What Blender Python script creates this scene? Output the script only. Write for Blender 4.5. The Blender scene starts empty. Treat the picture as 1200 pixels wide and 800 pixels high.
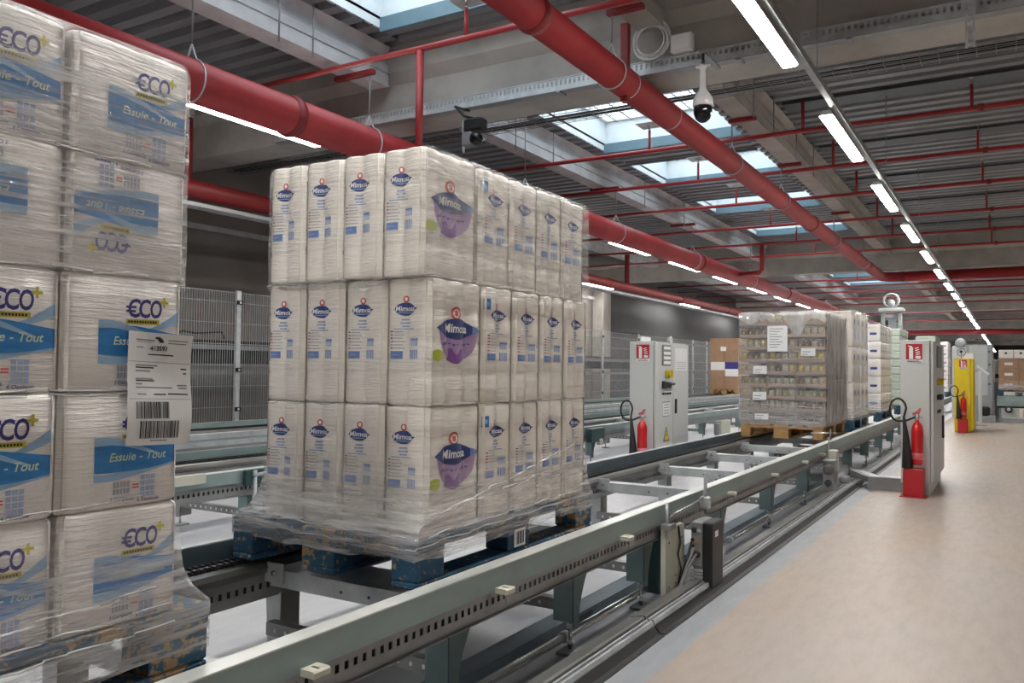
import bpy, math, random
from mathutils import Vector, Matrix
random.seed(7)
C = bpy.context.scene.collection
PI = math.pi

# ------------------------------------------------------------------ camera, world, exposure
F_PX = 972.57
YAW, PITCH, ROLL = [math.radians(a) for a in (31.024, 1.8617, 0.6568)]
def cam_matrix():
    r = Vector((math.cos(YAW), math.sin(YAW), 0)); f = Vector((-math.sin(YAW), math.cos(YAW), 0)); u = Vector((0, 0, 1))
    f2 = f*math.cos(PITCH) + u*math.sin(PITCH); u2 = u*math.cos(PITCH) - f*math.sin(PITCH)
    r3 = r*math.cos(ROLL) + u2*math.sin(ROLL); u3 = u2*math.cos(ROLL) - r*math.sin(ROLL)
    m = Matrix((r3, u3, -f2)).transposed().to_4x4()
    m.translation = Vector((0, 0, 1.1))
    return m
cd = bpy.data.cameras.new('camera'); cam = bpy.data.objects.new('camera', cd); C.objects.link(cam)
cam.matrix_world = cam_matrix()
cd.sensor_width = 36; cd.lens = F_PX/1200*36; cd.clip_start = 0.02; cd.clip_end = 300
S = bpy.context.scene
S.camera = cam
S.view_settings.view_transform = 'Standard'; S.view_settings.look = 'None'
S.view_settings.gamma = 1; S.view_settings.use_curve_mapping = False
S.view_settings.exposure = 1.7
LAMP = 30.0            # strength of the LED diffusers
SKY = 1.6              # strength of the overcast sky above the skylights
w = bpy.data.worlds.new('sky'); S.world = w; w.use_nodes = True
wb = w.node_tree.nodes['Background']; wb.inputs[0].default_value = (0.92, 0.965, 1.0, 1); wb.inputs[1].default_value = SKY
try:
    S.cycles.use_denoising = True
    S.cycles.max_bounces = 8; S.cycles.diffuse_bounces = 5; S.cycles.glossy_bounces = 4
    S.cycles.transparent_max_bounces = 16; S.cycles.sample_clamp_indirect = 6
    S.cycles.caustics_reflective = False; S.cycles.caustics_refractive = False
except Exception:
    pass
SKYLIGHTS = [(3.2, 6.15), (8.3, 11.3), (12.1, 13.9), (15.3, 16.8), (18.7, 20.0), (24.0, 26.4), (28.0, 30.0), (31.5, 33.5), (40, 43), (46, 49), (56, 59), (62, 65)]
SX0, SX1 = -5.2, -3.15
for (ya, yb) in SKYLIGHTS[:9]:                      # daylight portals in the skylight openings
    ld = bpy.data.lights.new('skylight_portal', 'AREA'); ld.shape = 'RECTANGLE'; ld.size = SX1-SX0; ld.size_y = yb-ya
    lo = bpy.data.objects.new('skylight_portal', ld); lo.location = ((SX0+SX1)/2, (ya+yb)/2, 4.8); C.objects.link(lo)
    try: ld.cycles.is_portal = True
    except Exception: pass

# ------------------------------------------------------------------ materials
def nt(name):
    m = bpy.data.materials.new(name); m.use_nodes = True
    t = m.node_tree; b = t.nodes['Principled BSDF']
    return m, t, b
def L(t, a, b): t.links.new(a, b)
def coords(t, scale=(1, 1, 1), kind='Object'):
    c = t.nodes.new('ShaderNodeTexCoord'); mp = t.nodes.new('ShaderNodeMapping'); mp.inputs['Scale'].default_value = scale
    L(t, c.outputs[kind], mp.inputs['Vector']); return mp.outputs['Vector']
def noise(t, vec, scale, detail=4, rough=.55):
    n = t.nodes.new('ShaderNodeTexNoise'); n.inputs['Scale'].default_value = scale; n.inputs['Detail'].default_value = detail; n.inputs['Roughness'].default_value = rough
    L(t, vec, n.inputs['Vector']); return n.outputs['Fac']
def ramp(t, fac, stops):
    r = t.nodes.new('ShaderNodeValToRGB'); L(t, fac, r.inputs['Fac'])
    e = r.color_ramp.elements
    while len(e) < len(stops): e.new(.5)
    for k, (p, c) in enumerate(stops):
        e[k].position = p; e[k].color = (*c, 1) if len(c) == 3 else c
    return r.outputs['Color']
def bump(t, b, fac, strength=.2, dist=.01):
    n = t.nodes.new('ShaderNodeBump'); n.inputs['Strength'].default_value = strength; n.inputs['Distance'].default_value = dist
    L(t, fac, n.inputs['Height']); L(t, n.outputs['Normal'], b.inputs['Normal'])
def srgb(r, g, b):
    return tuple(((c/255)/12.92 if c/255 <= .04045 else ((c/255+.055)/1.055)**2.4) for c in (r, g, b))
def mk(name, col, rough=.5, metal=0, var=.12, scale=6, bmp=0, stretch=(1, 1, 1), coat=0, spec=.5):
    m, t, b = nt(name)
    b.inputs['Roughness'].default_value = rough; b.inputs['Metallic'].default_value = metal
    b.inputs['Coat Weight'].default_value = coat; b.inputs['Specular IOR Level'].default_value = spec
    v = coords(t, stretch); n = noise(t, v, scale)
    lo = tuple(max(0, c*(1-var)) for c in col); hi = tuple(min(1, c*(1+var)) for c in col)
    L(t, ramp(t, n, [(.3, lo), (.7, hi)]), b.inputs['Base Color'])
    if bmp: bump(t, b, n, bmp)
    return m
M = {}
M['concrete'] = mk('concrete', (.40, .375, .345), .85, var=.16, scale=2.5, bmp=.08)
M['concrete_pale'] = mk('pale_concrete', (.52, .515, .525), .8, var=.14, scale=4, bmp=.06)
M['concrete_wall'] = mk('wall_concrete', (.26, .23, .21), .9, var=.12, scale=1.2)
M['dark_cladding'] = mk('dark_wall_cladding', (.055, .055, .058), .55, var=.2, scale=.6)
M['deck'] = mk('roof_deck_steel', (.24, .245, .26), .45, metal=.15, var=.18, scale=1.5, stretch=(.2, 2, 1))
M['deck_band'] = mk('dark_roof_band', (.10, .11, .125), .5, metal=.3, var=.1)
M['galv'] = mk('galvanised_steel', (.50, .525, .54), .36, metal=.35, var=.18, scale=9, stretch=(1, 1, 1))
M['galv_dull'] = mk('dull_galvanised_steel', (.27, .275, .28), .45, metal=.35, var=.16, scale=5)
M['rail_green'] = mk('grey_green_zinc_rail', (.255, .335, .33), .40, metal=.25, var=.14, scale=7, stretch=(1, .3, 1))
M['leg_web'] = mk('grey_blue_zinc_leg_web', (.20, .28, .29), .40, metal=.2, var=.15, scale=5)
M['leg_green'] = mk('shaded_green_zinc_leg', (.030, .068, .07), .42, metal=.2, var=.2, scale=5)  # darker than the leg web: the flange's shade is put into the colour
M['galv_top'] = mk('lit_bright_rail_top', (.58, .60, .58), .36, metal=.25, var=.2, scale=8, stretch=(1, .3, 1))  # rail top brighter than its face: light from above put into the colour
M['rail_dark'] = mk('dark_blue_guide_rail', (.10, .135, .16), .35, metal=.4, var=.15, scale=4)
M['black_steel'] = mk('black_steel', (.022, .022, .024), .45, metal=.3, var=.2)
M['black_rubber'] = mk('black_rubber', (.012, .012, .013), .5, var=.1)
M['dark_steel'] = mk('dark_oiled_steel', (.16, .158, .15), .36, metal=.3, var=.2, scale=6, stretch=(1, .3, 1))
M['cream_cover'] = mk('cream_painted_steel', (.52, .52, .43), .5, var=.06)
M['steel_bright'] = mk('bright_steel', (.62, .62, .60), .25, metal=.9, var=.08)
M['red_pipe'] = mk('red_painted_pipe', (.36, .024, .028), .42, var=.12, scale=3)
M['red_mid'] = mk('red_fire_pipe_paint', (.30, .022, .024), .6, var=.12, scale=3, spec=.3)
M['red_dark'] = mk('dark_and_shaded_red_paint', (.22, .014, .016), .5, var=.12)
M['floor_white'] = None
M['plastic_white'] = mk('white_plastic', (.78, .78, .77), .4, var=.03)
M['paper'] = mk('white_paper', (.80, .80, .81), .6, var=.03)
M['ink'] = mk('black_ink', (.03, .03, .035), .6, var=.05)
M['grey_ink'] = mk('grey_ink', (.25, .25, .28), .6, var=.05)
M['cab_grey'] = mk('light_grey_cabinet_paint', (.60, .61, .60), .42, var=.03, scale=2)
M['cab_edge'] = mk('grey_cabinet_seam', (.20, .21, .21), .5, var=.05)
M['yellow'] = mk('yellow_cabinet_paint', (.74, .55, .012), .42, var=.05)
M['sign_red'] = mk('sign_red', (.46, .012, .02), .4, var=.03)
M['sign_white'] = mk('sign_white', (.85, .85, .85), .4, var=.02)
M['ext_red'] = mk('extinguisher_red', (.55, .012, .015), .22, var=.05, coat=.5)
M['ext_pink'] = mk('faded_red_valve', (.60, .12, .14), .35, var=.06)
M['cardboard'] = mk('brown_cardboard', (.36, .22, .13), .75, var=.10, scale=3)
M['tray_card'] = mk('pinkish_cardboard_tray', (.34, .235, .19), .75, var=.12, scale=5)
M['wood'] = None
M['lid_gold'] = mk('brassy_jar_lid', (.42, .36, .20), .3, metal=.7, var=.1)
M['lid_dark'] = mk('dark_jar_lid', (.05, .045, .05), .35, metal=.3, var=.1)
M['jar_yellow'] = mk('yellow_jar', (.50, .38, .06), .15, var=.3, scale=40)
M['jar_green'] = mk('olive_jar', (.22, .20, .06), .15, var=.3, scale=40)
M['jar_pale'] = mk('pale_jar', (.42, .38, .28), .15, var=.3, scale=40)
M['jar_brown'] = mk('brown_jar', (.14, .08, .04), .15, var=.3, scale=40)
M['green_film_pack'] = mk('pale_green_wrapped_pack', (.52, .60, .52), .35, var=.12, scale=10)
M['machine_grey'] = mk('machine_grey_paint', (.33, .36, .38), .45, var=.05)
M['machine_pale'] = mk('pale_machine_paint', (.50, .54, .54), .45, var=.06)
M['lens_black'] = mk('glossy_black_dome', (.008, .008, .010), .08, var=.1)
# printed colours
M['p_navy'] = mk('print_navy', (.035, .06, .22), .35, var=.1)
M['p_indigo'] = mk('print_indigo', (.055, .05, .24), .35, var=.08)
M['p_blue'] = mk('print_blue', (.03, .20, .50), .33, var=.18, scale=14, stretch=(1, 1, 5))
M['p_lightblue'] = mk('print_light_blue', (.30, .47, .66), .33, var=.1, scale=12, stretch=(1, 1, 4))
M['p_softblue'] = mk('print_soft_blue', (.17, .27, .56), .35, var=.15, scale=30)
M['p_paleblue'] = mk('print_pale_blue', (.36, .43, .62), .35, var=.15, scale=40)
M['p_red'] = mk('print_red', (.60, .10, .10), .35, var=.1)
M['p_purple'] = mk('print_purple', (.40, .27, .47), .35, var=.25, scale=18)
M['p_violet'] = mk('print_violet', (.20, .08, .30), .35, var=.2, scale=18)
M['p_green'] = mk('print_lime', (.42, .50, .05), .35, var=.1)
M['p_yellow'] = mk('print_yellow', (.62, .54, .06), .35, var=.1)
M['p_palegreen'] = mk('print_pale_green', (.62, .72, .50), .35, var=.08)
M['p_greytext'] = mk('print_grey', (.38, .38, .44), .4, var=.1)

def film_white(name, col, streak=.35, rough=.32):
    m, t, b = nt(name)
    b.inputs['Roughness'].default_value = rough; b.inputs['Coat Weight'].default_value = .6; b.inputs['Coat Roughness'].default_value = .12
    v = coords(t, (1, 1, 1), 'Object'); n0 = noise(t, v, 9, 3)
    L(t, ramp(t, n0, [(.3, tuple(c*.93 for c in col)), (.7, tuple(min(1, c*1.03) for c in col))]), b.inputs['Base Color'])
    v2 = coords(t, (5, 5, 70)); n1 = noise(t, v2, 1.6, 5, .65)
    v3 = coords(t, (14, 14, 5)); n2 = noise(t, v3, 1.3, 2, .5)
    mx = t.nodes.new('ShaderNodeMix'); mx.data_type = 'FLOAT'; mx.inputs[0].default_value = .35
    L(t, n1, mx.inputs[2]); L(t, n2, mx.inputs[3])
    bump(t, b, mx.outputs[0], streak, .012)
    return m
M['pack_white'] = film_white('wrapped_white_paper_rolls', (.86, .83, .80), .9)
M['pack_cream'] = film_white('wrapped_cream_paper_rolls', (.86, .815, .755), .7)
def film(name, lo, hi, stretch, rough=.16, fade=None):
    m = bpy.data.materials.new(name); m.use_nodes = True; t = m.node_tree; t.nodes.clear()
    out = t.nodes.new('ShaderNodeOutputMaterial'); mix = t.nodes.new('ShaderNodeMixShader'); tr = t.nodes.new('ShaderNodeBsdfTransparent')
    b = t.nodes.new('ShaderNodeBsdfPrincipled'); b.inputs['Base Color'].default_value = (.74, .74, .75, 1); b.inputs['Specular IOR Level'].default_value = .9; b.inputs['Roughness'].default_value = rough
    v = coords(t, stretch); n = noise(t, v, 1.0, 5, .65)
    fac = ramp(t, n, [(.35, (lo,)*3), (.72, (hi,)*3)])
    if fade:
        tc = t.nodes.new('ShaderNodeTexCoord'); sp = t.nodes.new('ShaderNodeSeparateXYZ'); L(t, tc.outputs['Object'], sp.inputs[0])
        mr = t.nodes.new('ShaderNodeMapRange'); mr.inputs[1].default_value = fade[0]; mr.inputs[2].default_value = fade[1]; mr.inputs[3].default_value = 1; mr.inputs[4].default_value = 0; L(t, sp.outputs[2], mr.inputs[0])
        mm = t.nodes.new('ShaderNodeMath'); mm.operation = 'MULTIPLY'; L(t, fac, mm.inputs[0]); L(t, mr.outputs[0], mm.inputs[1]); fac = mm.outputs[0]
    L(t, fac, mix.inputs[0]); L(t, tr.outputs[0], mix.inputs[1]); L(t, b.outputs[0], mix.inputs[2]); L(t, mix.outputs[0], out.inputs[0])
    bm = t.nodes.new('ShaderNodeBump'); bm.inputs['Strength'].default_value = .6; bm.inputs['Distance'].default_value = .01
    L(t, n, bm.inputs['Height']); L(t, bm.outputs[0], b.inputs['Normal'])
    return m
M['film'] = film('clear_stretch_film', .07, .72, (4, 4, 60), fade=(.10, .235))
M['film_hazy'] = film('hazy_stretch_film', .25, .62, (9, 9, 2.2), .3)
M['film_ridge'] = film('bunched_stretch_film', .30, .85, (6, 6, 90))
M['film_thin'] = film('thin_stretch_film', .03, .45, (5, 5, 40))

M['film_streaky'] = film('streaky_stretch_film', .04, .58, (2.5, 2.5, 75), .10)
def blue_wood():
    m, t, b = nt('chipped_blue_pallet_wood'); b.inputs['Roughness'].default_value = .7
    v = coords(t, (1, 1, 1)); a = noise(t, v, 38, 8, .72); c = noise(t, v, 5, 3)
    blue = ramp(t, c, [(.3, (.008, .045, .10)), (.7, (.018, .105, .19))])
    wood = ramp(t, a, [(.3, (.30, .17, .06)), (.8, (.42, .30, .18))])
    mx = t.nodes.new('ShaderNodeMix'); mx.data_type = 'RGBA'
    f = t.nodes.new('ShaderNodeMath'); f.operation = 'ADD'; L(t, a, f.inputs[0]); 
    g = t.nodes.new('ShaderNodeMath'); g.operation = 'MULTIPLY'; g.inputs[1].default_value = .55; L(t, c, g.inputs[0]); L(t, g.outputs[0], f.inputs[1])
    fr = ramp(t, f.outputs[0], [(.82, (0, 0, 0)), (.87, (1, 1, 1))])
    L(t, fr, mx.inputs[0]); L(t, blue, mx.inputs[6]); L(t, wood, mx.inputs[7]); L(t, mx.outputs[2], b.inputs['Base Color'])
    return m
M['blue_wood'] = blue_wood()
M['wood'] = mk('raw_pallet_wood', (.42, .25, .10), .75, var=.25, scale=9, stretch=(1, 1, 4))
def floor_mat(name, c1, c2, c3, rough, sc):
    m, t, b = nt(name)
    v = coords(t, (1, .45, 1)); n = noise(t, v, sc, 6, .6); n2 = noise(t, coords(t, (6, 1.4, 1)), 3.1, 6, .7)
    a = ramp(t, n, [(.32, c1), (.5, c2), (.68, c3)])
    d = ramp(t, n2, [(.36, (.90, .90, .90)), (.55, (1, 1, 1))])
    mx = t.nodes.new('ShaderNodeMix'); mx.data_type = 'RGBA'; mx.blend_type = 'MULTIPLY'; mx.inputs[0].default_value = .45
    L(t, a, mx.inputs[6]); L(t, d, mx.inputs[7])
    # small dark scuffs
    vo = t.nodes.new('ShaderNodeTexVoronoi'); vo.inputs['Scale'].default_value = 1.6; L(t, coords(t, (1.3, .8, 1)), vo.inputs['Vector'])
    sp = ramp(t, vo.outputs['Distance'], [(.012, (.35, .33, .32)), (.02, (1, 1, 1))])
    m2 = t.nodes.new('ShaderNodeMix'); m2.data_type = 'RGBA'; m2.blend_type = 'MULTIPLY'; m2.inputs[0].default_value = 1
    L(t, mx.outputs[2], m2.inputs[6]); L(t, sp, m2.inputs[7]); L(t, m2.outputs[2], b.inputs['Base Color'])
    r = ramp(t, n2, [(.3, (rough+.1,)*3), (.7, (rough-.05,)*3)]); L(t, r, b.inputs['Roughness'])
    return m
M['floor_white'] = floor_mat('white_epoxy_floor', (.46, .47, .495), (.53, .53, .55), (.57, .57, .58), .36, 1.6)
M['floor_grey'] = floor_mat('blue_grey_floor_edge', (.27, .29, .32), (.32, .335, .36), (.36, .37, .385), .42, 2.0)
M['floor_beige'] = floor_mat('beige_walkway_floor', (.40, .305, .235), (.395, .33, .28), (.385, .34, .315), .42, .8)
def emit(name, col, s):
    m = bpy.data.materials.new(name); m.use_nodes = True; t = m.node_tree; t.nodes.clear()
    o = t.nodes.new('ShaderNodeOutputMaterial'); e = t.nodes.new('ShaderNodeEmission'); e.inputs[0].default_value = (*col, 1); e.inputs[1].default_value = s
    L(t, e.outputs[0], o.inputs[0]); return m
M['led'] = emit('lit_led_diffuser', (1.0, .975, .93), LAMP)
def pane_mat():
    m = bpy.data.materials.new('skylight_pane'); m.use_nodes = True; t = m.node_tree; t.nodes.clear()
    o = t.nodes.new('ShaderNodeOutputMaterial'); mix = t.nodes.new('ShaderNodeMixShader'); tr = t.nodes.new('ShaderNodeBsdfTransparent'); tr.inputs[0].default_value = (.86, .9, .92, 1)
    g = t.nodes.new('ShaderNodeBsdfPrincipled'); g.inputs['Base Color'].default_value = (.8, .85, .88, 1); g.inputs['Roughness'].default_value = .3
    n = noise(t, coords(t), 2.0); L(t, ramp(t, n, [(.3, (.06,)*3), (.7, (.14,)*3)]), mix.inputs[0])
    L(t, tr.outputs[0], mix.inputs[1]); L(t, g.outputs[0], mix.inputs[2]); L(t, mix.outputs[0], o.inputs[0]); return m
M['pane'] = pane_mat()
M['well'] = mk('skylight_well_lining', (.74, .79, .81), .5, var=.05)
M['well_lip'] = mk('blue_grey_skylight_lip', (.13, .22, .27), .45, var=.08)

# ------------------------------------------------------------------ mesh helpers
ORIG = {}
class MB:
    def __init__(s): s.v = []; s.f = []; s.mi = []; s.sm = []; s.mats = []
    def _m(s, m):
        if m not in s.mats: s.mats.append(m)
        return s.mats.index(m)
    def add(s, vs, fs, m, smooth=False):
        k = len(s.v); mi = s._m(m)
        s.v += [tuple(p) for p in vs]
        for f in fs: s.f.append(tuple(i+k for i in f)); s.mi.append(mi); s.sm.append(smooth)
        return s
    def box(s, x0, x1, y0, y1, z0, z1, m):
        v = [(x0, y0, z0), (x1, y0, z0), (x1, y1, z0), (x0, y1, z0), (x0, y0, z1), (x1, y0, z1), (x1, y1, z1), (x0, y1, z1)]
        return s.add(v, [(0, 3, 2, 1), (4, 5, 6, 7), (0, 1, 5, 4), (1, 2, 6, 5), (2, 3, 7, 6), (3, 0, 4, 7)], m)
    def bbox(s, x0, x1, y0, y1, z0, z1, m, c=.006):      # chamfered box
        pts = lambda e: [(x0+e, y0), (x1-e, y0), (x1, y0+e), (x1, y1-e), (x1-e, y1), (x0+e, y1), (x0, y1-e), (x0, y0+e)]
        def ring(i):
            return [(x0+c+i, y0+i), (x1-c-i, y0+i), (x1-i, y0+c+i), (x1-i, y1-c-i), (x1-c-i, y1-i), (x0+c+i, y1-i), (x0+i, y1-c-i), (x0+i, y0+c+i)]
        rings = [(z0, c), (z0+c, 0), (z1-c, 0), (z1, c)]
        v = []
        for z, i in rings: v += [(x, y, z) for x, y in ring(i)]
        fs = []
        for r in range(3):
            for k in range(8):
                a = r*8+k; b = r*8+(k+1) % 8
                fs.append((a, b, b+8, a+8))
        fs.append(tuple(range(7, -1, -1))); fs.append(tuple(range(24, 32)))
        return s.add(v, fs, m)
    def prism(s, pts, axis, a0, a1, m, smooth=False):    # pts 2d, extruded along axis
        n = len(pts)
        def P(p, a):
            return {'x': (a, p[0], p[1]), 'y': (p[0], a, p[1]), 'z': (p[0], p[1], a)}[axis]
        v = [P(p, a0) for p in pts] + [P(p, a1) for p in pts]
        fs = [(i, (i+1) % n, n+(i+1) % n, n+i) for i in range(n)] + [tuple(range(n-1, -1, -1)), tuple(range(n, 2*n))]
        return s.add(v, fs, m, smooth)
    def tube(s, pts, r, m, n=10, closed=False, caps=True):
        pts = [Vector(p) for p in pts]; N = len(pts); rs = r if isinstance(r, (list, tuple)) else [r]*N
        v = []; up = None
        for i, p in enumerate(pts):
            if closed: d = pts[(i+1) % N]-pts[i-1]
            else: d = pts[min(i+1, N-1)]-pts[max(i-1, 0)]
            d.normalize()
            if up is None:
                up = Vector((0, 0, 1)) if abs(d.z) < .9 else Vector((1, 0, 0))
            a = d.cross(up).normalized(); b = a.cross(d).normalized(); up = b
            for k in range(n):
                t = 2*PI*k/n; v.append(p + a*math.cos(t)*rs[i] + b*math.sin(t)*rs[i])
        fs = []
        for i in range(N if closed else N-1):
            j = (i+1) % N
            for k in range(n):
                fs.append((i*n+k, i*n+(k+1) % n, j*n+(k+1) % n, j*n+k))
        if caps and not closed:
            fs.append(tuple(range(n-1, -1, -1))); fs.append(tuple(range((N-1)*n, N*n)))
        return s.add(v, fs, m, True)
    def lathe(s, prof, o, m, n=18, axis='z'):
        v = []
        for r, z in prof:
            for k in range(n):
                t = 2*PI*k/n
                p = (r*math.cos(t), r*math.sin(t), z)
                if axis == 'y': p = (p[0], p[2], p[1])
                if axis == 'x': p = (p[2], p[0], p[1])
                v.append((p[0]+o[0], p[1]+o[1], p[2]+o[2]))
        fs = []
        for i in range(len(prof)-1):
            for k in range(n): fs.append((i*n+k, i*n+(k+1) % n, (i+1)*n+(k+1) % n, (i+1)*n+k))
        fs.append(tuple(range(n-1, -1, -1))); fs.append(tuple(range((len(prof)-1)*n, len(prof)*n)))
        return s.add(v, fs, m, True)
    def build(s, name, parent=None, loc=(0, 0, 0)):
        o3 = Vector(ORIG[parent.name]) if parent else Vector(loc)
        me = bpy.data.meshes.new(name)
        me.from_pydata([(p[0]-o3.x, p[1]-o3.y, p[2]-o3.z) for p in s.v], [], s.f)
        for m in s.mats: me.materials.append(m)
        me.polygons.foreach_set('material_index', s.mi); me.polygons.foreach_set('use_smooth', s.sm)
        me.validate(); me.update()
        o = bpy.data.objects.new(name, me); C.objects.link(o)
        if parent: o.parent = parent
        else: o.location = o3
        ORIG[o.name] = tuple(o3)
        return o
def tag(o, label, cat, group=None):
    o['label'] = label; o['category'] = cat
    if group: o['group'] = group
    return o
def struct(o): o['kind'] = 'structure'; return o
def thing(name, label, cat, loc=(0, 0, 0), group=None):
    o = bpy.data.objects.new(name, None); C.objects.link(o); o.location = loc; o.empty_display_size = .1
    ORIG[o.name] = tuple(loc)
    return tag(o, label, cat, group)
def dup(o, loc, label, rz=None, parent=None, group=None):
    def cp(a, par):
        b = a.copy(); C.objects.link(b)
        if par: b.parent = par
        for ch in a.children: cp(ch, b)
        return b
    r = cp(o, None); r.location = loc; r['label'] = label
    if rz is not None: r.rotation_euler = (0, 0, rz)
    if group: r['group'] = group
    return r
ORD = 'first second third fourth fifth sixth seventh eighth ninth tenth eleventh twelfth thirteenth fourteenth fifteenth sixteenth seventeenth eighteenth nineteenth twentieth twenty-first twenty-second twenty-third twenty-fourth twenty-fifth twenty-sixth twenty-seventh twenty-eighth twenty-ninth thirtieth'.split()
TXT = {}
def text2d(s, size=1.0, shear=0, fat=0, align='CENTER'):
    key = (s, size, shear, fat, align)
    if key not in TXT:
        cu = bpy.data.curves.new('lettering', 'FONT'); cu.body = s; cu.size = size; cu.shear = shear; cu.offset = fat; cu.align_x = align; cu.align_y = 'CENTER'; cu.resolution_u = 3
        o = bpy.data.objects.new('lettering', cu); C.objects.link(o)
        dg = bpy.context.evaluated_depsgraph_get(); me = o.evaluated_get(dg).to_mesh()
        TXT[key] = ([(p.co.x, p.co.y) for p in me.vertices], [tuple(f.vertices) for f in me.polygons])
        o.evaluated_get(dg).to_mesh_clear(); bpy.data.objects.remove(o); bpy.data.curves.remove(cu)
    return TXT[key]

# ------------------------------------------------------------------ the hall: floor, walls, roof
WX0, WX1, WY0, WY1, ZD = -10.6, 6.5, -6.0, 97.0, 4.35
def struct_box(name, b, m): return struct(MB().box(*b, m).build(name))
struct_box('floor', (WX0, -1.30, WY0, WY1, -.1, 0), M['floor_white'])
struct_box('floor_edge', (-1.30, -1.11, WY0, 20.5, -.1, 0), M['floor_grey'])
struct_box('floor_walkway', (-1.11, WX1, WY0, 20.5, -.1, 0), M['floor_beige'])
struct_box('floor_far', (-1.30, WX1, 20.5, WY1, -.1, 0), M['floor_beige'])
struct_box('wall_left', (WX0-.2, WX0, WY0, 22.6, 0, 4.8), M['concrete_wall'])
struct_box('wall_left_far', (WX0-.2, WX0, 22.6, WY1, 0, 4.8), M['dark_cladding'])
struct_box('wall_right', (WX1, WX1+.2, WY0, WY1, 0, 4.8), M['concrete_wall'])
struct_box('wall_front', (WX0, WX1, WY1, WY1+.2, 0, 4.8), M['dark_cladding'])
struct_box('wall_back', (WX0, WX1, WY0-.2, WY0, 0, 4.8), M['concrete_wall'])
c = MB(); c.bbox(WX0+.002, WX0+.36, 22.2, 22.75, 0, ZD, M['concrete'], .02); struct(c.build('wall_left_column'))
struct_box('trim_1', (WX0+.002, WX0+.07, WY0, 22.2, 3.16, 3.24), M['concrete_pale'])

def deck_strip(b, x0, x1, y0, y1):
    P = .25; y = y0
    prof = []
    while y < y1-1e-6:
        for dy, z in ((0, ZD), (.12, ZD), (.15, ZD+.09), (.22, ZD+.09)):
            if y+dy < y1: prof.append((y+dy, z))
        y += P
    prof.append((y1, ZD))
    v = []; f = []
    for (yy, z) in prof: v += [(x0, yy, z), (x1, yy, z)]
    for i in range(len(prof)-1): f.append((2*i, 2*i+1, 2*i+3, 2*i+2))
    b.add(v, f, M['deck'])
    b.box(x0, x1, y0, y1, ZD+.10, ZD+.13, M['deck'])
b = MB()
deck_strip(b, WX0, SX0, WY0, WY1)
struct(b.build('ceiling_left'))
b = MB(); deck_strip(b, SX1, WX1, WY0, WY1); struct(b.build('ceiling_right'))
b = MB(); yprev = WY0
for ya, yb in SKYLIGHTS:
    deck_strip(b, SX0, SX1, yprev, ya); yprev = yb
deck_strip(b, SX0, SX1, yprev, WY1); struct(b.build('ceiling_middle'))
for i, (y, wd) in enumerate([(10.35, .34), (12.55, .3), (14.9, .3), (17.2, .3), (20.0, .3)]):
    struct(MB().box(SX1+.8, WX1, y-wd/2, y+wd/2, ZD-.035, ZD-.005, M['deck_band']).build('ceiling_trim'))
# concrete cross beams, one every 15.3 m, and the lengthwise beams they carry
BEAMS = [-8.7+15.3*k for k in range(7)]
def beam_prof(y): return [(y, 3.6), (y+.45, 3.6), (y+.45, ZD), (y-.10, ZD), (y-.10, 4.09), (y, 3.99)]
for y in BEAMS[1:]:
    b = MB(); v = beam_prof(y); b.prism(v, 'x', WX0, WX1, M['concrete']); struct(b.build('ceiling_cross_beam'))
LP = [(-.125, 3.95), (.105, 3.95), (.105, 4.06), (.085, 4.065), (.085, 4.085), (.10, 4.09), (.10, 4.17), (.055, 4.22), (.055, 4.27), (.125, ZD), (-.125, ZD), (-.055, 4.27), (-.055, 4.22), (-.10, 4.17), (-.10, 4.09), (-.085, 4.085), (-.085, 4.065), (-.125, 4.06)]
for xc in (-8.5, -5.515, -2.555, 3.4):
    for k in range(6):
        ya, yb = max(BEAMS[k]+.45, WY0), BEAMS[k+1]-.10
        if k == 0: yb = 6.5
        b = MB(); b.prism([(xc+p[0], p[1]) for p in LP], 'y', ya, yb, M['concrete_pale'] if xc < -5 else M['concrete']); struct(b.build('ceiling_long_beam'))
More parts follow.
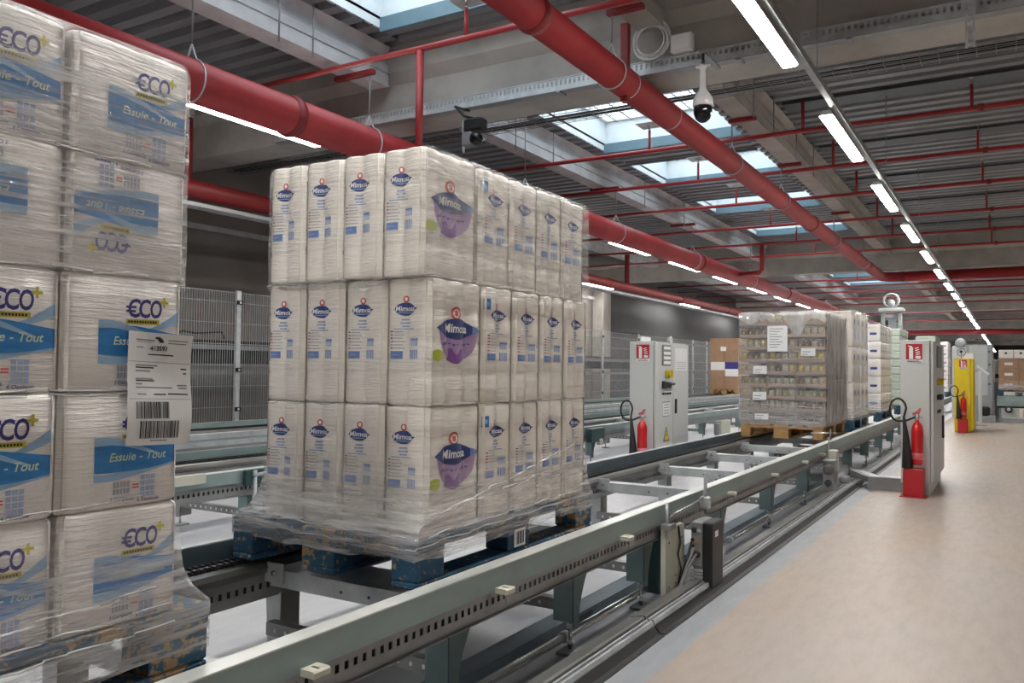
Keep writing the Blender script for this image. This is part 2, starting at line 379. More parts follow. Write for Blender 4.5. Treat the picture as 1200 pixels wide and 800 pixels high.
# skylights
for i, (ya, yb) in enumerate(SKYLIGHTS):
    t = thing('skylight', f'{ORD[i]} bright roof skylight along the roof strip, counted from the camera', 'skylight', ((SX0+SX1)/2, ya, ZD), 'skylights in the roof strip')
    b = MB(); T = .03; zt = 4.86
    b.box(SX0-T, SX0, ya, yb, ZD+.02, zt, M['well']); b.box(SX1, SX1+T, ya, yb, ZD+.02, zt, M['well'])
    b.box(SX0-T, SX1+T, ya-T, ya, ZD+.02, zt, M['well']); b.box(SX0-T, SX1+T, yb, yb+T, ZD+.02, zt, M['well']); b.build('light_well', t)
    b = MB()
    b.box(SX0, SX1, yb-.05, yb-.002, ZD-.02, ZD+.12, M['well_lip']); b.build('lip', t); b = MB(); b.box(SX0, SX1, ya+.002, ya+.05, ZD-.02, ZD+.12, M['well_lip']); b.build('lip', t)
    b = MB(); zf = 4.80
    b.box(SX0, SX1, ya, ya+.06, zf, zt, M['plastic_white']); b.box(SX0, SX1, yb-.06, yb, zf, zt, M['plastic_white'])
    b.box(SX0, SX0+.06, ya+.06, yb-.06, zf, zt, M['plastic_white']); b.box(SX1-.06, SX1, ya+.06, yb-.06, zf, zt, M['plastic_white'])
    b.box((SX0+SX1)/2-.02, (SX0+SX1)/2+.02, ya+.06, yb-.06, zf, zt, M['machine_grey']); b.build('frame', t)
    b = MB(); n = 9
    for k in range(1, n):
        x = SX0+(SX1-SX0)*k/n; b.tube([(x, ya+.06, zf-.03), (x, yb-.06, zf-.03)], .010, M['machine_grey'], 5)
    for yy in (ya+(yb-ya)*.33, ya+(yb-ya)*.7): b.tube([(SX0+.06, yy, zf-.03), (SX1-.06, yy, zf-.03)], .010, M['machine_grey'], 5)
    b.build('safety_grid', t)
    MB().box(SX0+.05, SX1-.05, ya+.05, yb-.05, zt+.002, zt+.012, M['pane']).build('pane', t)

# ------------------------------------------------------------------ red fire pipes
def coupling(b, p, r, axis, m):
    prof = [(r*1.01, -.045), (r*1.07, -.045), (r*1.07, -.015), (r*1.12, -.012), (r*1.12, .012), (r*1.07, .015), (r*1.07, .045), (r*1.01, .045)]
    b.lathe(prof, p, m, 20, axis)
def weld(b, p, r, m): b.lathe([(r*.99, -.008), (r*1.025, -.004), (r*1.025, .004), (r*.99, .008)], p, m, 20, 'y')
XL, ZL, RL = -5.25, 3.224, .160
t = thing('fire_main_pipe', 'thickest red fire pipe, running above the wrapped pallets on the left', 'pipe', (XL, 0, ZL))
MB().tube([(XL, WY0+.05, ZL), (XL, 45.0, ZL)], RL, M['red_pipe'], 28).build('pipe', t)
for y in (5.02, 15.75, 23.1, 30.5):
    b = MB(); coupling(b, (XL, y, ZL), RL, 'y', M['red_dark']); b.build('coupling', t)
b = MB()
for y in (8.8, 11.2, 13.6, 18.3, 25.6): weld(b, (XL, y, ZL), RL, M['red_pipe'])
b.build('weld_ring', t)
MB().tube([(-4.357, 5.65, 3.83), (-4.357, 5.65, 2.62)], .033, M['red_pipe'], 12).build('riser', t)
MB().tube([(-4.6, 18.1, 3.83), (-4.6, 18.1, 3.30), (-4.66, 18.1, 3.23), (-5.1, 18.1, 3.22)], .05, M['red_pipe'], 12).build('riser', t)
XM, ZM, RM, YX = -2.69, 3.44, .118, 22.12
t = thing('fire_main_pipe', 'red fire pipe crossing the upper middle of the photo, then turning right', 'pipe', (XM, 0, ZM))
MB().tube([(XM, WY0+.05, ZM), (XM, YX-.45, ZM)], RM, M['red_mid'], 24).build('pipe', t)
for y in (4.70, 13.57):
    b = MB(); coupling(b, (XM, y, ZM), RM, 'y', M['red_dark']); b.build('coupling', t)
b = MB()
for y in (6.26, 7.25): weld(b, (XM, y, ZM), RM, M['galv'])
for y in (10.4, 17.5): weld(b, (XM, y, ZM), RM, M['red_mid'])
b.build('weld_ring', t)
t = thing('fire_cross_main', 'red fire pipe with an elbow, running right under the roof over the cabinets', 'pipe', (XM, YX, ZM))
el = [(XM, YX-.445, ZM), (XM, YX-.35, ZM)] + [(XM+.35*(1-math.cos(a)), YX-.35+.35*math.sin(a), ZM) for a in (PI/8, PI/4, 3*PI/8, PI/2)] + [(WX1-.05, YX, ZM)]
MB().tube(el, RM, M['red_mid'], 24).build('pipe', t)
b = MB(); coupling(b, (XM+.45, YX, ZM), RM, 'x', M['red_dark']); b.build('coupling', t)
XB, ZB, RB = -8.0, 3.11, .105
t = thing('fire_main_pipe', 'shade-toned red fire pipe hung low along the left wall, over the mesh fence', 'pipe', (XB, 0, ZB))
MB().tube([(XB, WY0+.05, ZB), (XB, 44.5, ZB)], RB, M['red_dark'], 20).build('pipe', t)  # shade on this pipe is put into its darker red
for y in (17.6, 22.5, 27):
    b = MB(); coupling(b, (XB, y, ZB), RB, 'y', M['red_dark']); b.build('coupling', t)
for y in (6.1, 18.7): MB().tube([(XB, y, ZB+.05), (XB, y, 3.9)], .06, M['red_dark'], 10).build('riser', t)
t = thing('fire_main_pipe', 'thick red fire pipe crossing the hall far off, under the third concrete beam', 'pipe', (0, 45.2, ZM))
MB().tube([(WX0+.3, 45.2, 3.1), (WX1, 45.2, 3.1)], .12, M['red_pipe'], 16).build('pipe', t)
tag(MB().box(XB-.09, XB+.09, WY0, 40, 2.90, 2.945, M['concrete_pale']).build('cable_duct', loc=(XB, 0, 2.9)), 'pale flat cable duct slung under the red pipe on the left wall', 'cable duct')

BR = [5.65, 7.7, 9.75, 11.65, 13.6, 15.9, 18.1, 20.1, 24.2, 26.2, 28.2, 30.2, 33.0, 36.0, 39.2, 42.2, 48.5]
for i, y in enumerate(BR):
    t = thing('sprinkler_pipe', f'{ORD[i]} thin red sprinkler pipe crossing under the roof, counted from the camera', 'sprinkler pipe', (0, y, 3.85), 'thin red sprinkler pipes under the roof')
    r = .026
    MB().tube([(WX0+.5, y, 3.85), (WX1-.2, y, 3.85)], r, M['red_pipe'], 10).build('pipe', t)
    if i < 10:
        for k, x in enumerate((-3.88, -.33) if y > 7 else (-3.88,)):
            b = MB(); b.tube([(x, y, 3.86), (x, y, 4.1)], .017, M['red_pipe'], 8); d = b.build('drop_pipe', t)
            b = MB(); b.lathe([(.012, 4.10), (.018, 4.11), (.012, 4.13), (.006, 4.15), (.006, 4.165), (.032, 4.168), (.032, 4.172)], (x, y, 0), M['steel_bright'], 10); b.build('sprinkler_head', d)
            if y < 16 and k == 0: b = MB(); b.box(x-.14, x+.14, y-.14, y+.14, 4.175, 4.18, M['galv']); b.build('heat_plate', d)
        if 9 < y < 20:
            b = MB(); b.tube([(-2.02, y, 3.86), (-2.02, y, 4.2)], .02, M['red_pipe'], 8); b.build('drop_pipe', t)
    if 7 < y < 20.5:
        b = MB(); b.lathe([(.027, -.03), (.04, -.03), (.04, .03), (.027, .03)], (-.25, y, 3.85), M['red_dark'], 10, 'x'); b.build('coupling', t)
# hangers: rod, strap around the pipe
def hanger(x, y, zp, r, label, group, ring=True, top=ZD):
    t = thing('pipe_hanger', label, 'pipe hanger', (x, y, zp), group)
    zt = zp+r+.12
    MB().tube([(x, y, zt), (x, y, top)], .008, M['galv_dull'], 6).build('rod', t)
    n = 20; pts = [(x+(r+.006)*math.sin(a), y, zp+(r+.006)*math.cos(a)) for a in [(.35+(2*PI-.7)*k/n) for k in range(n+1)]]
    b = MB(); b.tube([(x, y, zt)]+pts+[(x, y, zt)], .007, M['galv'], 6); b.build('strap', t)
    return t
for i, y in enumerate((4.02, 6.03, 9.0, 11.82, 15.45, 19.6, 24.2, 29)):
    t = hanger(XL, y, ZL, RL, f'{ORD[i]} rod-and-loop hanger along the thickest red fire pipe', 'hangers of the thickest red pipe', top=3.895 if y in (6.03, 11.82, 15.45) else ZD)
for i, y in enumerate((5.95, 9.25, 11.6, 15.55, 19.0)):
    hanger(XM, y, ZM, RM, f'{ORD[i]} rod hanger along the red pipe crossing the upper middle', 'hangers of the middle red pipe', top=3.90 if i < 4 else ZD)
for i, y in enumerate((6.03, 11.82, 15.45)):
    tag(MB().bbox(-5.69, -5.20, y-.03, y+.03, 3.898, 3.946, M['red_dark'], .004).build('pipe_bracket', loc=(-5.45, y, 3.92)), f'{ORD[i]} dark red channel bracket under the left lengthwise beam', 'bracket', 'red brackets under the left beam')
for i, y in enumerate((5.95, 9.25, 11.6, 15.55)):
    tag(MB().bbox(-2.73, -2.42, y-.03, y+.03, 3.903, 3.946, M['red_dark'], .004).build('pipe_bracket', loc=(-2.57, y, 3.92)), f'{ORD[i]} dark red channel bracket under the right lengthwise beam', 'bracket', 'red brackets under the right beam')
for i, (x, y) in enumerate(((-5.33, 4.95), (-5.33, 5.35), (-5.33, 8.9), (-5.33, 9.9), (-5.33, 13.2), (-5.33, 15.2), (-2.38, 9.0), (-2.38, 9.9), (-2.38, 11.1), (-2.38, 12.2))):
    side = 'left' if x < -4 else 'right'; k = i if i < 6 else i-6
    tag(MB().tube([(x, y, 3.86), (x, y, ZD)], .008, M['galv_dull'], 6).build('threaded_rod', loc=(x, y, 3.86)), f'{ORD[k]} thin threaded rod dropping beside the {side} lengthwise beam', 'rod', f'threaded rods at the {side} beam')
tag(MB().box(-2.71, -2.65, 6.17, 6.23, 3.28, 3.92, M['red_dark']).build('pipe_support_post', loc=(-2.68, 6.2, 3.28)), 'dark red upright channel in front of the coiled cable, behind the middle pipe', 'support post')

# ------------------------------------------------------------------ cable trays, box, coil and cameras at the first beam
def tray(x0, x1, y, z, label):
    t = thing('cable_tray', label, 'cable tray', (x0, y, z))
    b = MB(); h = .115
    b.box(x0, x1, y, y+.10, z, z+.004, M['galv_dull'])
    for yy in (y, y+.097):
        b.box(x0, x1, yy, yy+.003, z+.004, z+.05, M['galv']); b.box(x0, x1, yy-.008, yy+.003, z+h-.008, z+h, M['galv']); b.box(x0, x1, yy, yy+.003, z+h-.02, z+h-.008, M['galv'])
        n = int((x1-x0)/.045)
        for k in range(n+1):
            x = x0+(x1-x0-.024)*k/n; b.box(x, x+.024, yy, yy+.003, z+.05, z+h-.02, M['galv'])
    b.build('channel', t)
    n = max(2, int((x1-x0)/1.3))
    for k in range(n):
        x = x0+.35+(x1-x0-.6)*k/(n-1)
        if abs(x+2.69) < .2: x += .3
        b = MB(); b.box(x-.02, x+.02, y-.01, y+.11, z-.016, z-.001, M['galv_dull']); b.build('bracket', t)
    return t
tray(-7.0, -1.58, 6.47, 3.575, 'long perforated steel cable tray along the first concrete beam')
tray(-1.36, 3.2, 6.47, 3.575, 'perforated steel cable tray right of the ceiling lights, along the beam')
t = thing('slotted_channel', 'slotted steel hanger channel dropping at the upper right, beside the beam', 'channel', (-.22, 6.3, 3.4))
b = MB(); 
for k in range(9): b.box(-.25, -.19, 6.30, 6.304, 3.30+.055*k, 3.33+.055*k, M['galv'])
b.box(-.25, -.235, 6.296, 6.33, 3.30, 3.79, M['galv']); b.box(-.205, -.19, 6.296, 6.33, 3.30, 3.79, M['galv']); b.build('channel', t)
t = thing('wire_basket_tray', 'dark wire basket tray with black cables behind the first beam', 'cable tray', (-2, 7.2, 3.55))
b = MB(); y0, y1, z = 7.16, 7.36, 3.575
for yy, zz in ((y0, z+.06), (y0, z+.03), (y0, z), (y0+.05, z), (y0+.1, z), (y0+.15, z), (y1, z), (y1, z+.03), (y1, z+.06)): b.tube([(WX0+2, yy, zz), (3.2, yy, zz)], .0035, M['galv_dull'], 4)
for k in range(90):
    x = -8.4+.13*k; b.tube([(x, y0, z+.06), (x, y0, z), (x, y1, z), (x, y1, z+.06)], .003, M['galv_dull'], 4)
b.build('basket', t)
for k in range(4): MB().tube([(-8.5+x*.6, y0+.03+.04*k+.006*math.sin(x*1.3+k), z+.012+.012*(k % 2)) for x in range(20)], .011, M['black_rubber'], 6).build('cable', t)
t = thing('junction_box', 'pale junction box on the first concrete beam, beside the coiled cable', 'junction box', (-2.29, 6.5, 3.74))
MB().bbox(-2.38, -2.20, 6.42, 6.499, 3.70, 3.85, M['plastic_white'], .008).build('housing', t); MB().bbox(-2.37, -2.21, 6.408, 6.419, 3.71, 3.84, M['plastic_white'], .004).build('cover', t)
b = MB()
for k in range(7):
    r = .15+.012*(k % 3)-.005*k; b.tube([(-2.55+r*math.cos(a), 6.46-.008*k, 3.84+.02*math.sin(k)+r*math.sin(a)) for a in [2*PI*q/28 for q in range(28)]], .006, M['plastic_white'], 6, closed=True)
tag(b.build('cable_coil', loc=(-2.55, 6.47, 3.8)), 'coil of pale cable hanging on the first concrete beam', 'cable coil')
t = thing('dome_camera', 'white dome security camera with dark lens hanging from the cable tray', 'camera', (-2.03, 6.2, 3.45))
o = (-2.03, 6.2, 0)
MB().tube([(-2.03, 6.2, 3.47), (-2.03, 6.2, 3.555)], .012, M['black_steel'], 8).build('mount_rod', t); MB().box(-2.05, -2.01, 6.18, 6.599, 3.556, 3.574, M['galv_dull']).build('mount_arm', t)
b = MB(); b.lathe([(.022, 3.47), (.032, 3.465), (.03, 3.44), (.022, 3.43), (.024, 3.30), (.032, 3.265), (.055, 3.235), (.075, 3.20), (.079, 3.165), (.079, 3.145), (.072, 3.14)], o, M['plastic_white'], 24); b.box(-2.085, -1.975, 6.185, 6.215, 3.45, 3.462, M['plastic_white']); b.build('housing', t)
MB().lathe([(.070, 3.142), (.072, 3.12), (.068, 3.08), (.055, 3.045), (.03, 3.022), (.006, 3.014)], o, M['lens_black'], 24).build('dome', t)
t = thing('camera_unit', 'small black camera on a bracket above the wrapped pallet with purple prints', 'camera', (-4.15, 6.2, 3.2))
b = MB(); b.box(-4.28, -4.265, 6.19, 6.215, 3.06, 3.36, M['galv']); b.tube([(-4.45, 6.55, 3.57), (-4.44, 6.3, 3.54), (-4.27, 6.2, 3.40), (-4.15, 6.2, 3.36)], .012, M['black_steel'], 6); b.build('bracket', t)
MB().bbox(-4.25, -4.05, 6.15, 6.27, 3.24, 3.36, M['black_steel'], .02).build('housing', t)
MB().bbox(-4.24, -4.14, 6.12, 6.2, 3.10, 3.225, M['galv_dull'], .01).build('controller', t)
MB().lathe([(.02, 6.10), (.05, 6.105), (.055, 6.16), (.05, 6.21)], (-4.09, 0, 3.15), M['lens_black'], 16, 'y').build('lens', t)

# ------------------------------------------------------------------ lamps
def lamp(x, y, z, ln):
    t = thing('linear_ceiling_lamp', 'x', 'ceiling lamp', (x, y, z)); k = .95
    b = MB(); b.prism([(x-.058, z+.012), (x+.048, z+.012), (x+.03, z+.05), (x-.03, z+.05)], 'y', y, y+ln, M['plastic_white']); b.build('housing', t)
    b = MB(); b.prism([(x-.055, z+.005), (x-.045, z-.004), (x+.034, z-.004), (x+.044, z+.005), (x+.044, z+.011), (x-.055, z+.011)], 'y', y+.02, y+ln-.02, M['led']); b.build('diffuser', t)
    return t
ZR, XR_L, Y0_L, P_L, L_L = 3.2, -1.287, 4.154, 2.954, 1.69
l0 = lamp(XR_L, Y0_L, ZR, L_L); g = 'lit lamps along the right-hand trunking'
l0['label'] = 'first lit lamp of the right-hand row, at the top edge'; l0['group'] = g
for k in range(1, 30): dup(l0, (XR_L, Y0_L+P_L*k, ZR), (f'{ORD[k]} lit lamp of the right-hand row, counted from the camera'), group=g)
for k in (-1, -2, -3): dup(l0, (XR_L, Y0_L+P_L*k, ZR), f'added unseen lamp continuing the right-hand row, {ORD[-k-1]} behind the camera', group=g)  # unseen lamps added to light the near loads
for j, k in enumerate(range(-2, 13, 2)): dup(l0, (4.4, Y0_L+P_L*k, ZR), f'{ORD[j]} lamp of the unseen row added right of the walkway', group='added unseen lamps right of the walkway')  # unseen row added to brighten the walkway sides of the loads
g = 'lit lamps under the thickest red pipe'; j = 0
l1 = lamp(-6.21, 4.5, 3.4, 1.85); l1['group'] = g; l1['label'] = 'first lit lamp seen below the thickest red pipe, counted from the camera'; j = 1
for k in (-2, -1): dup(l1, (-6.21, 4.5+3.09*k, 3.4), f'added unseen lamp left of the thickest red pipe, {ORD[-k-1]} behind the camera', group=g)  # row carried on out of view, added for more light up close
for k in range(3, 16): dup(l1, (-6.21, 4.5+3.09*k, 3.4), f'{ORD[j]} lit lamp seen below the thickest red pipe, counted from the camera', group=g); j += 1
g = 'lit lamps near the left wall'
for k, y in enumerate((20.0, 27.7, 35.0)): dup(l1, (-9.8, y, 3.4), f'{ORD[k]} lit lamp close to the left wall, counted from the camera', group=g)
XT = XR_L+.064; ZT = ZR+.052
t = thing('lighting_trunking', 'dark metal trunking rail carrying the right-hand row of lamps', 'lighting rail', (XT, 0, ZT))
b = MB(); b.prism([(XT-.023, ZT), (XT+.023, ZT), (XT+.023, ZT+.05), (XT-.023, ZT+.05)], 'y', WY0+.2, WY1-2, M['galv_dull']); b.build('rail', t)
b = MB()
for k in range(-3, 30): b.box(XR_L-.03, XT+.02, Y0_L+P_L*k+.3, Y0_L+P_L*k+.34, ZT-.0015, ZT-.0002, M['galv_dull'])
b.build('clip', t)
b = MB()
for k in range(0, 22): b.tube([(XT, 2.4+4*k, ZT+.05), (XT, 2.4+4*k, ZD if k not in (5,) else 3.6)], .005, M['galv_dull'], 5)
b.build('suspension_wire', t)
tag(MB().box(-6.27, -6.15, WY0+.2, 52, 3.452, 3.49, M['galv_dull']).build('lighting_trunking', loc=(-6.21, 0, 3.46)), 'thin metal trunking carrying the row of lamps below the thickest red pipe', 'lighting rail')

# ------------------------------------------------------------------ chain conveyors
ZC = .435                                   # top of the chains
def leg(t, x, y, s, ztop, name='leg'):      # s=+1: faces the walkway side
    b = MB()
    d = .018
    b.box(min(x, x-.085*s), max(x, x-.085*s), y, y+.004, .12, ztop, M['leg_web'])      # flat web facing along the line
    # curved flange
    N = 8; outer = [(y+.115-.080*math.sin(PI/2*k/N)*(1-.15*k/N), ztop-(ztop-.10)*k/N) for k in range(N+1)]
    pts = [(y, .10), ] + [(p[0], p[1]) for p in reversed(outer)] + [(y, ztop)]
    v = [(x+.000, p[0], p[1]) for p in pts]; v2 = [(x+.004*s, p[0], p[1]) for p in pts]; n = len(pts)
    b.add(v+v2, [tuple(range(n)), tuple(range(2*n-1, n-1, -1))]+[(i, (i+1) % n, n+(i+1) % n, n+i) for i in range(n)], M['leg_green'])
    lg = b.build(name, t)
    b = MB(); b.tube([(x-.02*s, y+.02, .012), (x-.02*s, y+.02, .17)], .008, M['steel_bright'], 8)
    b.lathe([(.008, .095), (.016, .095), (.016, .112), (.008, .112)], (x-.02*s, y+.02, 0), M['galv'], 6)
    b.lathe([(.016, .035), (.016, .05)], (x-.02*s, y+.02, 0), M['galv'], 6)
    b.bbox(x-.055*s-.0 if s > 0 else x-.015, x+.015 if s > 0 else x+.055, y-.035, y+.075, 0.0, .014, M['galv_dull'], .003)
    b.build('foot', lg)
def slotted(b, x0, x1, y0, y1, z0, z1, pitch, m, zs=.26, back=None, bs=1):
    h = z1-z0; za, zb = z0+h*.40, z0+h*.40+h*zs
    b.box(x0, x1, y0, y1, z0, za, m); b.box(x0, x1, y0, y1, zb, z1, m)
    n = int((y1-y0)/pitch)
    for k in range(n): b.box(x0, x1, y0+k*pitch, y0+k*pitch+pitch*.56, za, zb, m)
def chain(b, x, y0, y1, z, m, fine):
    if fine:
        p = .0254; n = int((y1-y0)/p)
        for k in range(n):
            y = y0+k*p
            b.box(x-.011, x+.011, y+.003, y+.018, z-.016, z, m)
        b.box(x-.008, x+.008, y0, y1, z-.018, z-.007, m)
    else:
        b.box(x-.011, x+.011, y0, y1, z-.016, z, m)
def conveyor(name, label, xr, xl, y0, y1, yf, legs, crosses, gm='rail_green'):
    """xr outer face of the rail on the walkway side; xl inner face of the guide on the far side; yf: fine detail up to here"""
    t = thing('chain_conveyor', label, 'conveyor', ((xr+xl)/2, y0, 0))
    # walkway-side rail: Z section with folded top flange
    b = MB(); b.prism([(xr, .378), (xr, .452), (xr-.004, .452), (xr-.004, .381), (xr-.03, .381), (xr-.03, .378)], 'y', y0, y1, M['rail_green']); b.build('side_rail', t)
    b = MB(); b.prism([(xr+.001, .4522), (xr+.001, .456), (xr-.055, .456), (xr-.055, .438), (xr-.052, .438), (xr-.052, .4522)], 'y', y0, y1, M['galv_top']); b.build('top_flange', t)
    b = MB(); slotted(b, xr-.028, xr-.024, y0, yf, .295, .376, .035, M['galv_dull']); b.box(xr-.028, xr-.024, yf, y1, .295, .376, M['galv_dull'])
    b.box(xr-.06, xr-.05, y0, y1, .30, .376, M['black_steel']); b.box(xr-.05, xr-.012, y0, y1, .292, .2945, M['galv_dull']); b.build('slotted_track', t)
    b = MB(); b.box(xr-.085, xr-.058, y0, y1, .30, .416, M['black_steel']); b.build('chain_bed', t)
    b = MB(); chain(b, xr-.07, y0, min(yf, y1), ZC, M['black_steel'], True)
    if y1 > yf: chain(b, xr-.07, yf, y1, ZC, M['black_steel'], False)
    b.build('chain', t)
    # far side: guide, chain, bed and slotted strip seen from inside
    b = MB(); b.prism([(xl, .40), (xl, .483), (xl-.035, .483), (xl-.035, .30), (xl-.03, .30), (xl-.03, .40)], 'y', y0, y1, M[gm]); b.box(xl-.033, xl-.001, y0, y1, .484, .488, M['galv']); b.build('guide_rail', t)
    b = MB(); b.prism([(xl+.012, .33), (xl+.012, .416), (xl+.095, .416), (xl+.112, .408), (xl+.118, .39), (xl+.112, .372), (xl+.095, .366), (xl+.05, .33)], 'y', y0, y1, M['dark_steel']); b.build('chain_bed', t)
    b = MB(); chain(b, xl+.055, y0, min(yf, y1), ZC, M['black_steel'], True); chain(b, xl+.08, y0, min(yf, y1), ZC-.004, M['black_steel'], True)
    if y1 > yf: chain(b, xl+.055, yf, y1, ZC, M['black_steel'], False)
    b.build('chain', t)
    b = MB(); slotted(b, xl+.085, xl+.089, y0, yf, .275, .362, .035, M['galv_dull']); b.box(xl+.085, xl+.089, yf, y1, .275, .362, M['galv_dull']); b.box(xl+.02, xl+.03, y0, y1, .285, .33, M['black_steel']); b.build('slotted_track', t)
    for y in crosses:
        b = MB(); wd = .22 if abs(y-2.12) < .2 else .09; b.prism([(y, .325), (y, .385), (y+wd, .385), (y+wd, .325), (y+wd-.004, .325), (y+wd-.004, .381), (y+.004, .381), (y+.004, .325)], 'x', xl+.12, xr-.09, M['galv'])
        for k in range(3): b.lathe([(.006, y-.001), (.006, y-.0005)], (xl+.45+.12*k, 0, .35), M['ink'], 6, 'y')
        b.bbox(xl+.10, xl+.19, y-.012, y-.004, .34, .41, M['galv'], .002); b.lathe([(.010, y-.02), (.010, y-.013)], (xl+.15, 0, .375), M['steel_bright'], 8, 'y')
        b.build('cross_beam', t)
    for y in legs:
        leg(t, xr-.02, y, 1, .294)
        b = MB(); b.prism([(xl+.02, .28), (xl+.10, .28), (xl+.085, .06), (xl+.035, .06)], 'y', y+.10, y+.104, M['galv']); b.box(xl+.096, xl+.10, y+.10, y+.19, .07, .28, M['dark_steel'])
        lg = b.build('leg', t)
        b = MB(); b.tube([(xl+.06, y+.13, .012), (xl+.06, y+.13, .10)], .008, M['steel_bright'], 6); b.bbox(xl+.02, xl+.10, y+.09, y+.18, 0, .012, M['galv_dull'], .003); b.build('foot', lg)
        b = MB(); b.box(xl+.10, xr-.09, y+.03, y+.034, .15, .195, M['galv_dull']); b.box(xl+.10, xr-.09, y+.034, y+.07, .191, .195, M['galv_dull'])
        for k in range(14): b.box(xl+.14+.05*k, xl+.15+.05*k, y+.0285, y+.0299, .165, .178, M['sign_white'])
        b.build('floor_tie', t)
    return t
XR, XG = -1.437, -2.365
main = conveyor('main', 'nearest chain conveyor carrying the wrapped pallets, beside the walkway', XR, XG, -1.2, 31.0, 8.0,
    [.2, 1.25, 2.07, 2.90, 3.62, 4.80, 6.0, 7.2, 8.4, 9.4, 10.6, 11.8, 13, 14.4, 16, 18], [.4, 1.3, 2.10, 3.35, 4.84, 5.9, 7.05, 8.1, 9.3, 10.6, 12], gm='rail_dark')
for y in (1.44, 2.30, 3.30, 4.86, 5.9, 6.9, 7.6):
    b = MB(); b.prism([(XR+.001, .372), (XR+.045, .372), (XR+.045, .385), (XR+.04, .389), (XR+.001, .389)], 'y', y, y+.055, M['cream_cover']); b.box(XR+.041, XR+.045, y, y+.055, .345, .372, M['galv_dull'])
    b.box(XR+.012, XR+.034, y+.024, y+.031, .389, .3895, M['ink']); b.build('clamp', main)
# drive cover hanging under the rail
b = MB(); b.box(XR-.115, XR-.005, 3.80, 3.815, .03, .295, M['leg_green']); b.box(XR-.005, XR+.02, 3.80, 4.06, .02, .335, M['cream_cover']); b.box(XR-.115, XR-.005, 4.05, 4.06, .03, .295, M['leg_green'])
for yy, zz in ((3.84, .27), (4.02, .27), (3.84, .06), (4.02, .06), (3.93, .10), (3.93, .06)): b.lathe([(.005, XR+.0205), (.005, XR+.024)], (0, yy, zz), M['steel_bright'], 8, 'x')
b.tube([(XR+.022, 3.97, .33), (XR+.03, 3.98, .25), (XR+.028, 3.95, .2), (XR+.03, 3.99, .12), (XR+.026, 3.97, .05)], .005, M['ink'], 6)
b.build('drive_cover', main)
b = MB(); b.box(XR+.002, XR+.05, 3.78, 3.86, .34, .366, M['galv_dull']); b.tube([(XR+.03, 3.83, .40), (XR+.03, 4.34, .425)], .006, M['steel_bright'], 8); b.tube([(XR+.025, 3.80, .30), (XR+.025, 3.80, .47)], .008, M['galv'], 8); b.build('sensor_arm', main)
b = MB(); b.tube([(XR+.035, 4.35, .34), (XR+.035, 4.35, .555)], .009, M['galv_dull'], 10); b.bbox(XR+.01, XR+.06, 4.325, 4.375, .365, .43, M['galv'], .006); b.build('sensor_post', main)
t = main
b = MB(); x0, x1 = XR+.055, XR+.135
b.bbox(x0, x1-.022, 4.06, 4.24, .12, .345, M['galv_dull'], .006); b.bbox(x1-.02, x1+.03, 4.06, 4.24, .015, .345, M['black_steel'], .006)
for k in range(6): b.box(x0, x1-.021, 4.06, 4.24, .018+.016*k, .028+.016*k, M['galv'])
b.box(x0+.01, x1-.022, 4.07, 4.23, .016, .12, M['galv_dull'])
cb = b.build('motor_controller', main)
b = MB()
for px_, pz_, pr, pm in ((.018, .305, .013, 'ink'), (.042, .30, .011, 'galv'), (.010, .255, .009, 'ink'), (.034, .245, .013, 'wood'), (.034, .185, .018, 'ink'), (.012, .225, .008, 'ink')):
    b.lathe([(pr, 4.0525), (pr, 4.0585)], (x0+px_, 0, pz_), M[pm], 12, 'y')
b.build('socket', cb)
b = MB(); b.box(x1+.031, x1+.0315, 4.10, 4.15, .27, .30, M['sign_white']); b.build('label', cb)
for k in range(3):
    MB().tube([(x0+.01+.012*k, 4.045, .25-.03*k), (x0-.02+.01*k, 4.02, .12), (x0-.04+.02*k, 3.98-.05*k, .02), (x0-.05, 3.85-.1*k, .012)], .006, M['galv_dull' if k else 'black_rubber'], 6).build('cable', main)
# second gearbox further down, by the near cabinet
b = MB(); b.bbox(XR+.01, XR+.11, 7.70, 7.85, .05, .33, M['galv_dull'], .008); b.bbox(XR+.03, XR+.10, 7.86, 7.98, .20, .40, M['cream_cover'], .006)
b.lathe([(.02, 7.66), (.045, 7.665), (.045, 7.70)], (XR+.06, 0, .25), M['dark_steel'], 14, 'y'); b.lathe([(.02, 7.66), (.03, 7.665), (.03, 7.70)], (XR+.06, 0, .13), M['ink'], 12, 'y'); b.lathe([(.03, XR+.11), (.04, XR+.12), (.035, XR+.19)], (0, 7.95, .14), M['galv_dull'], 12, 'x'); b.build('motor_controller', main)
MB().box(XR+.005, XR+.01, 7.98, 8.02, .12, .50, M['galv']).build('bracket', main)
b = MB(); b.tube([(XR-.03, 8.3, .46), (XR-.03, 8.3, .56)], .008, M['galv_dull'], 8); b.tube([(XR-.2, 8.25, .52), (XR+.02, 8.32, .525)], .006, M['steel_bright'], 6); b.build('sensor_post', main)

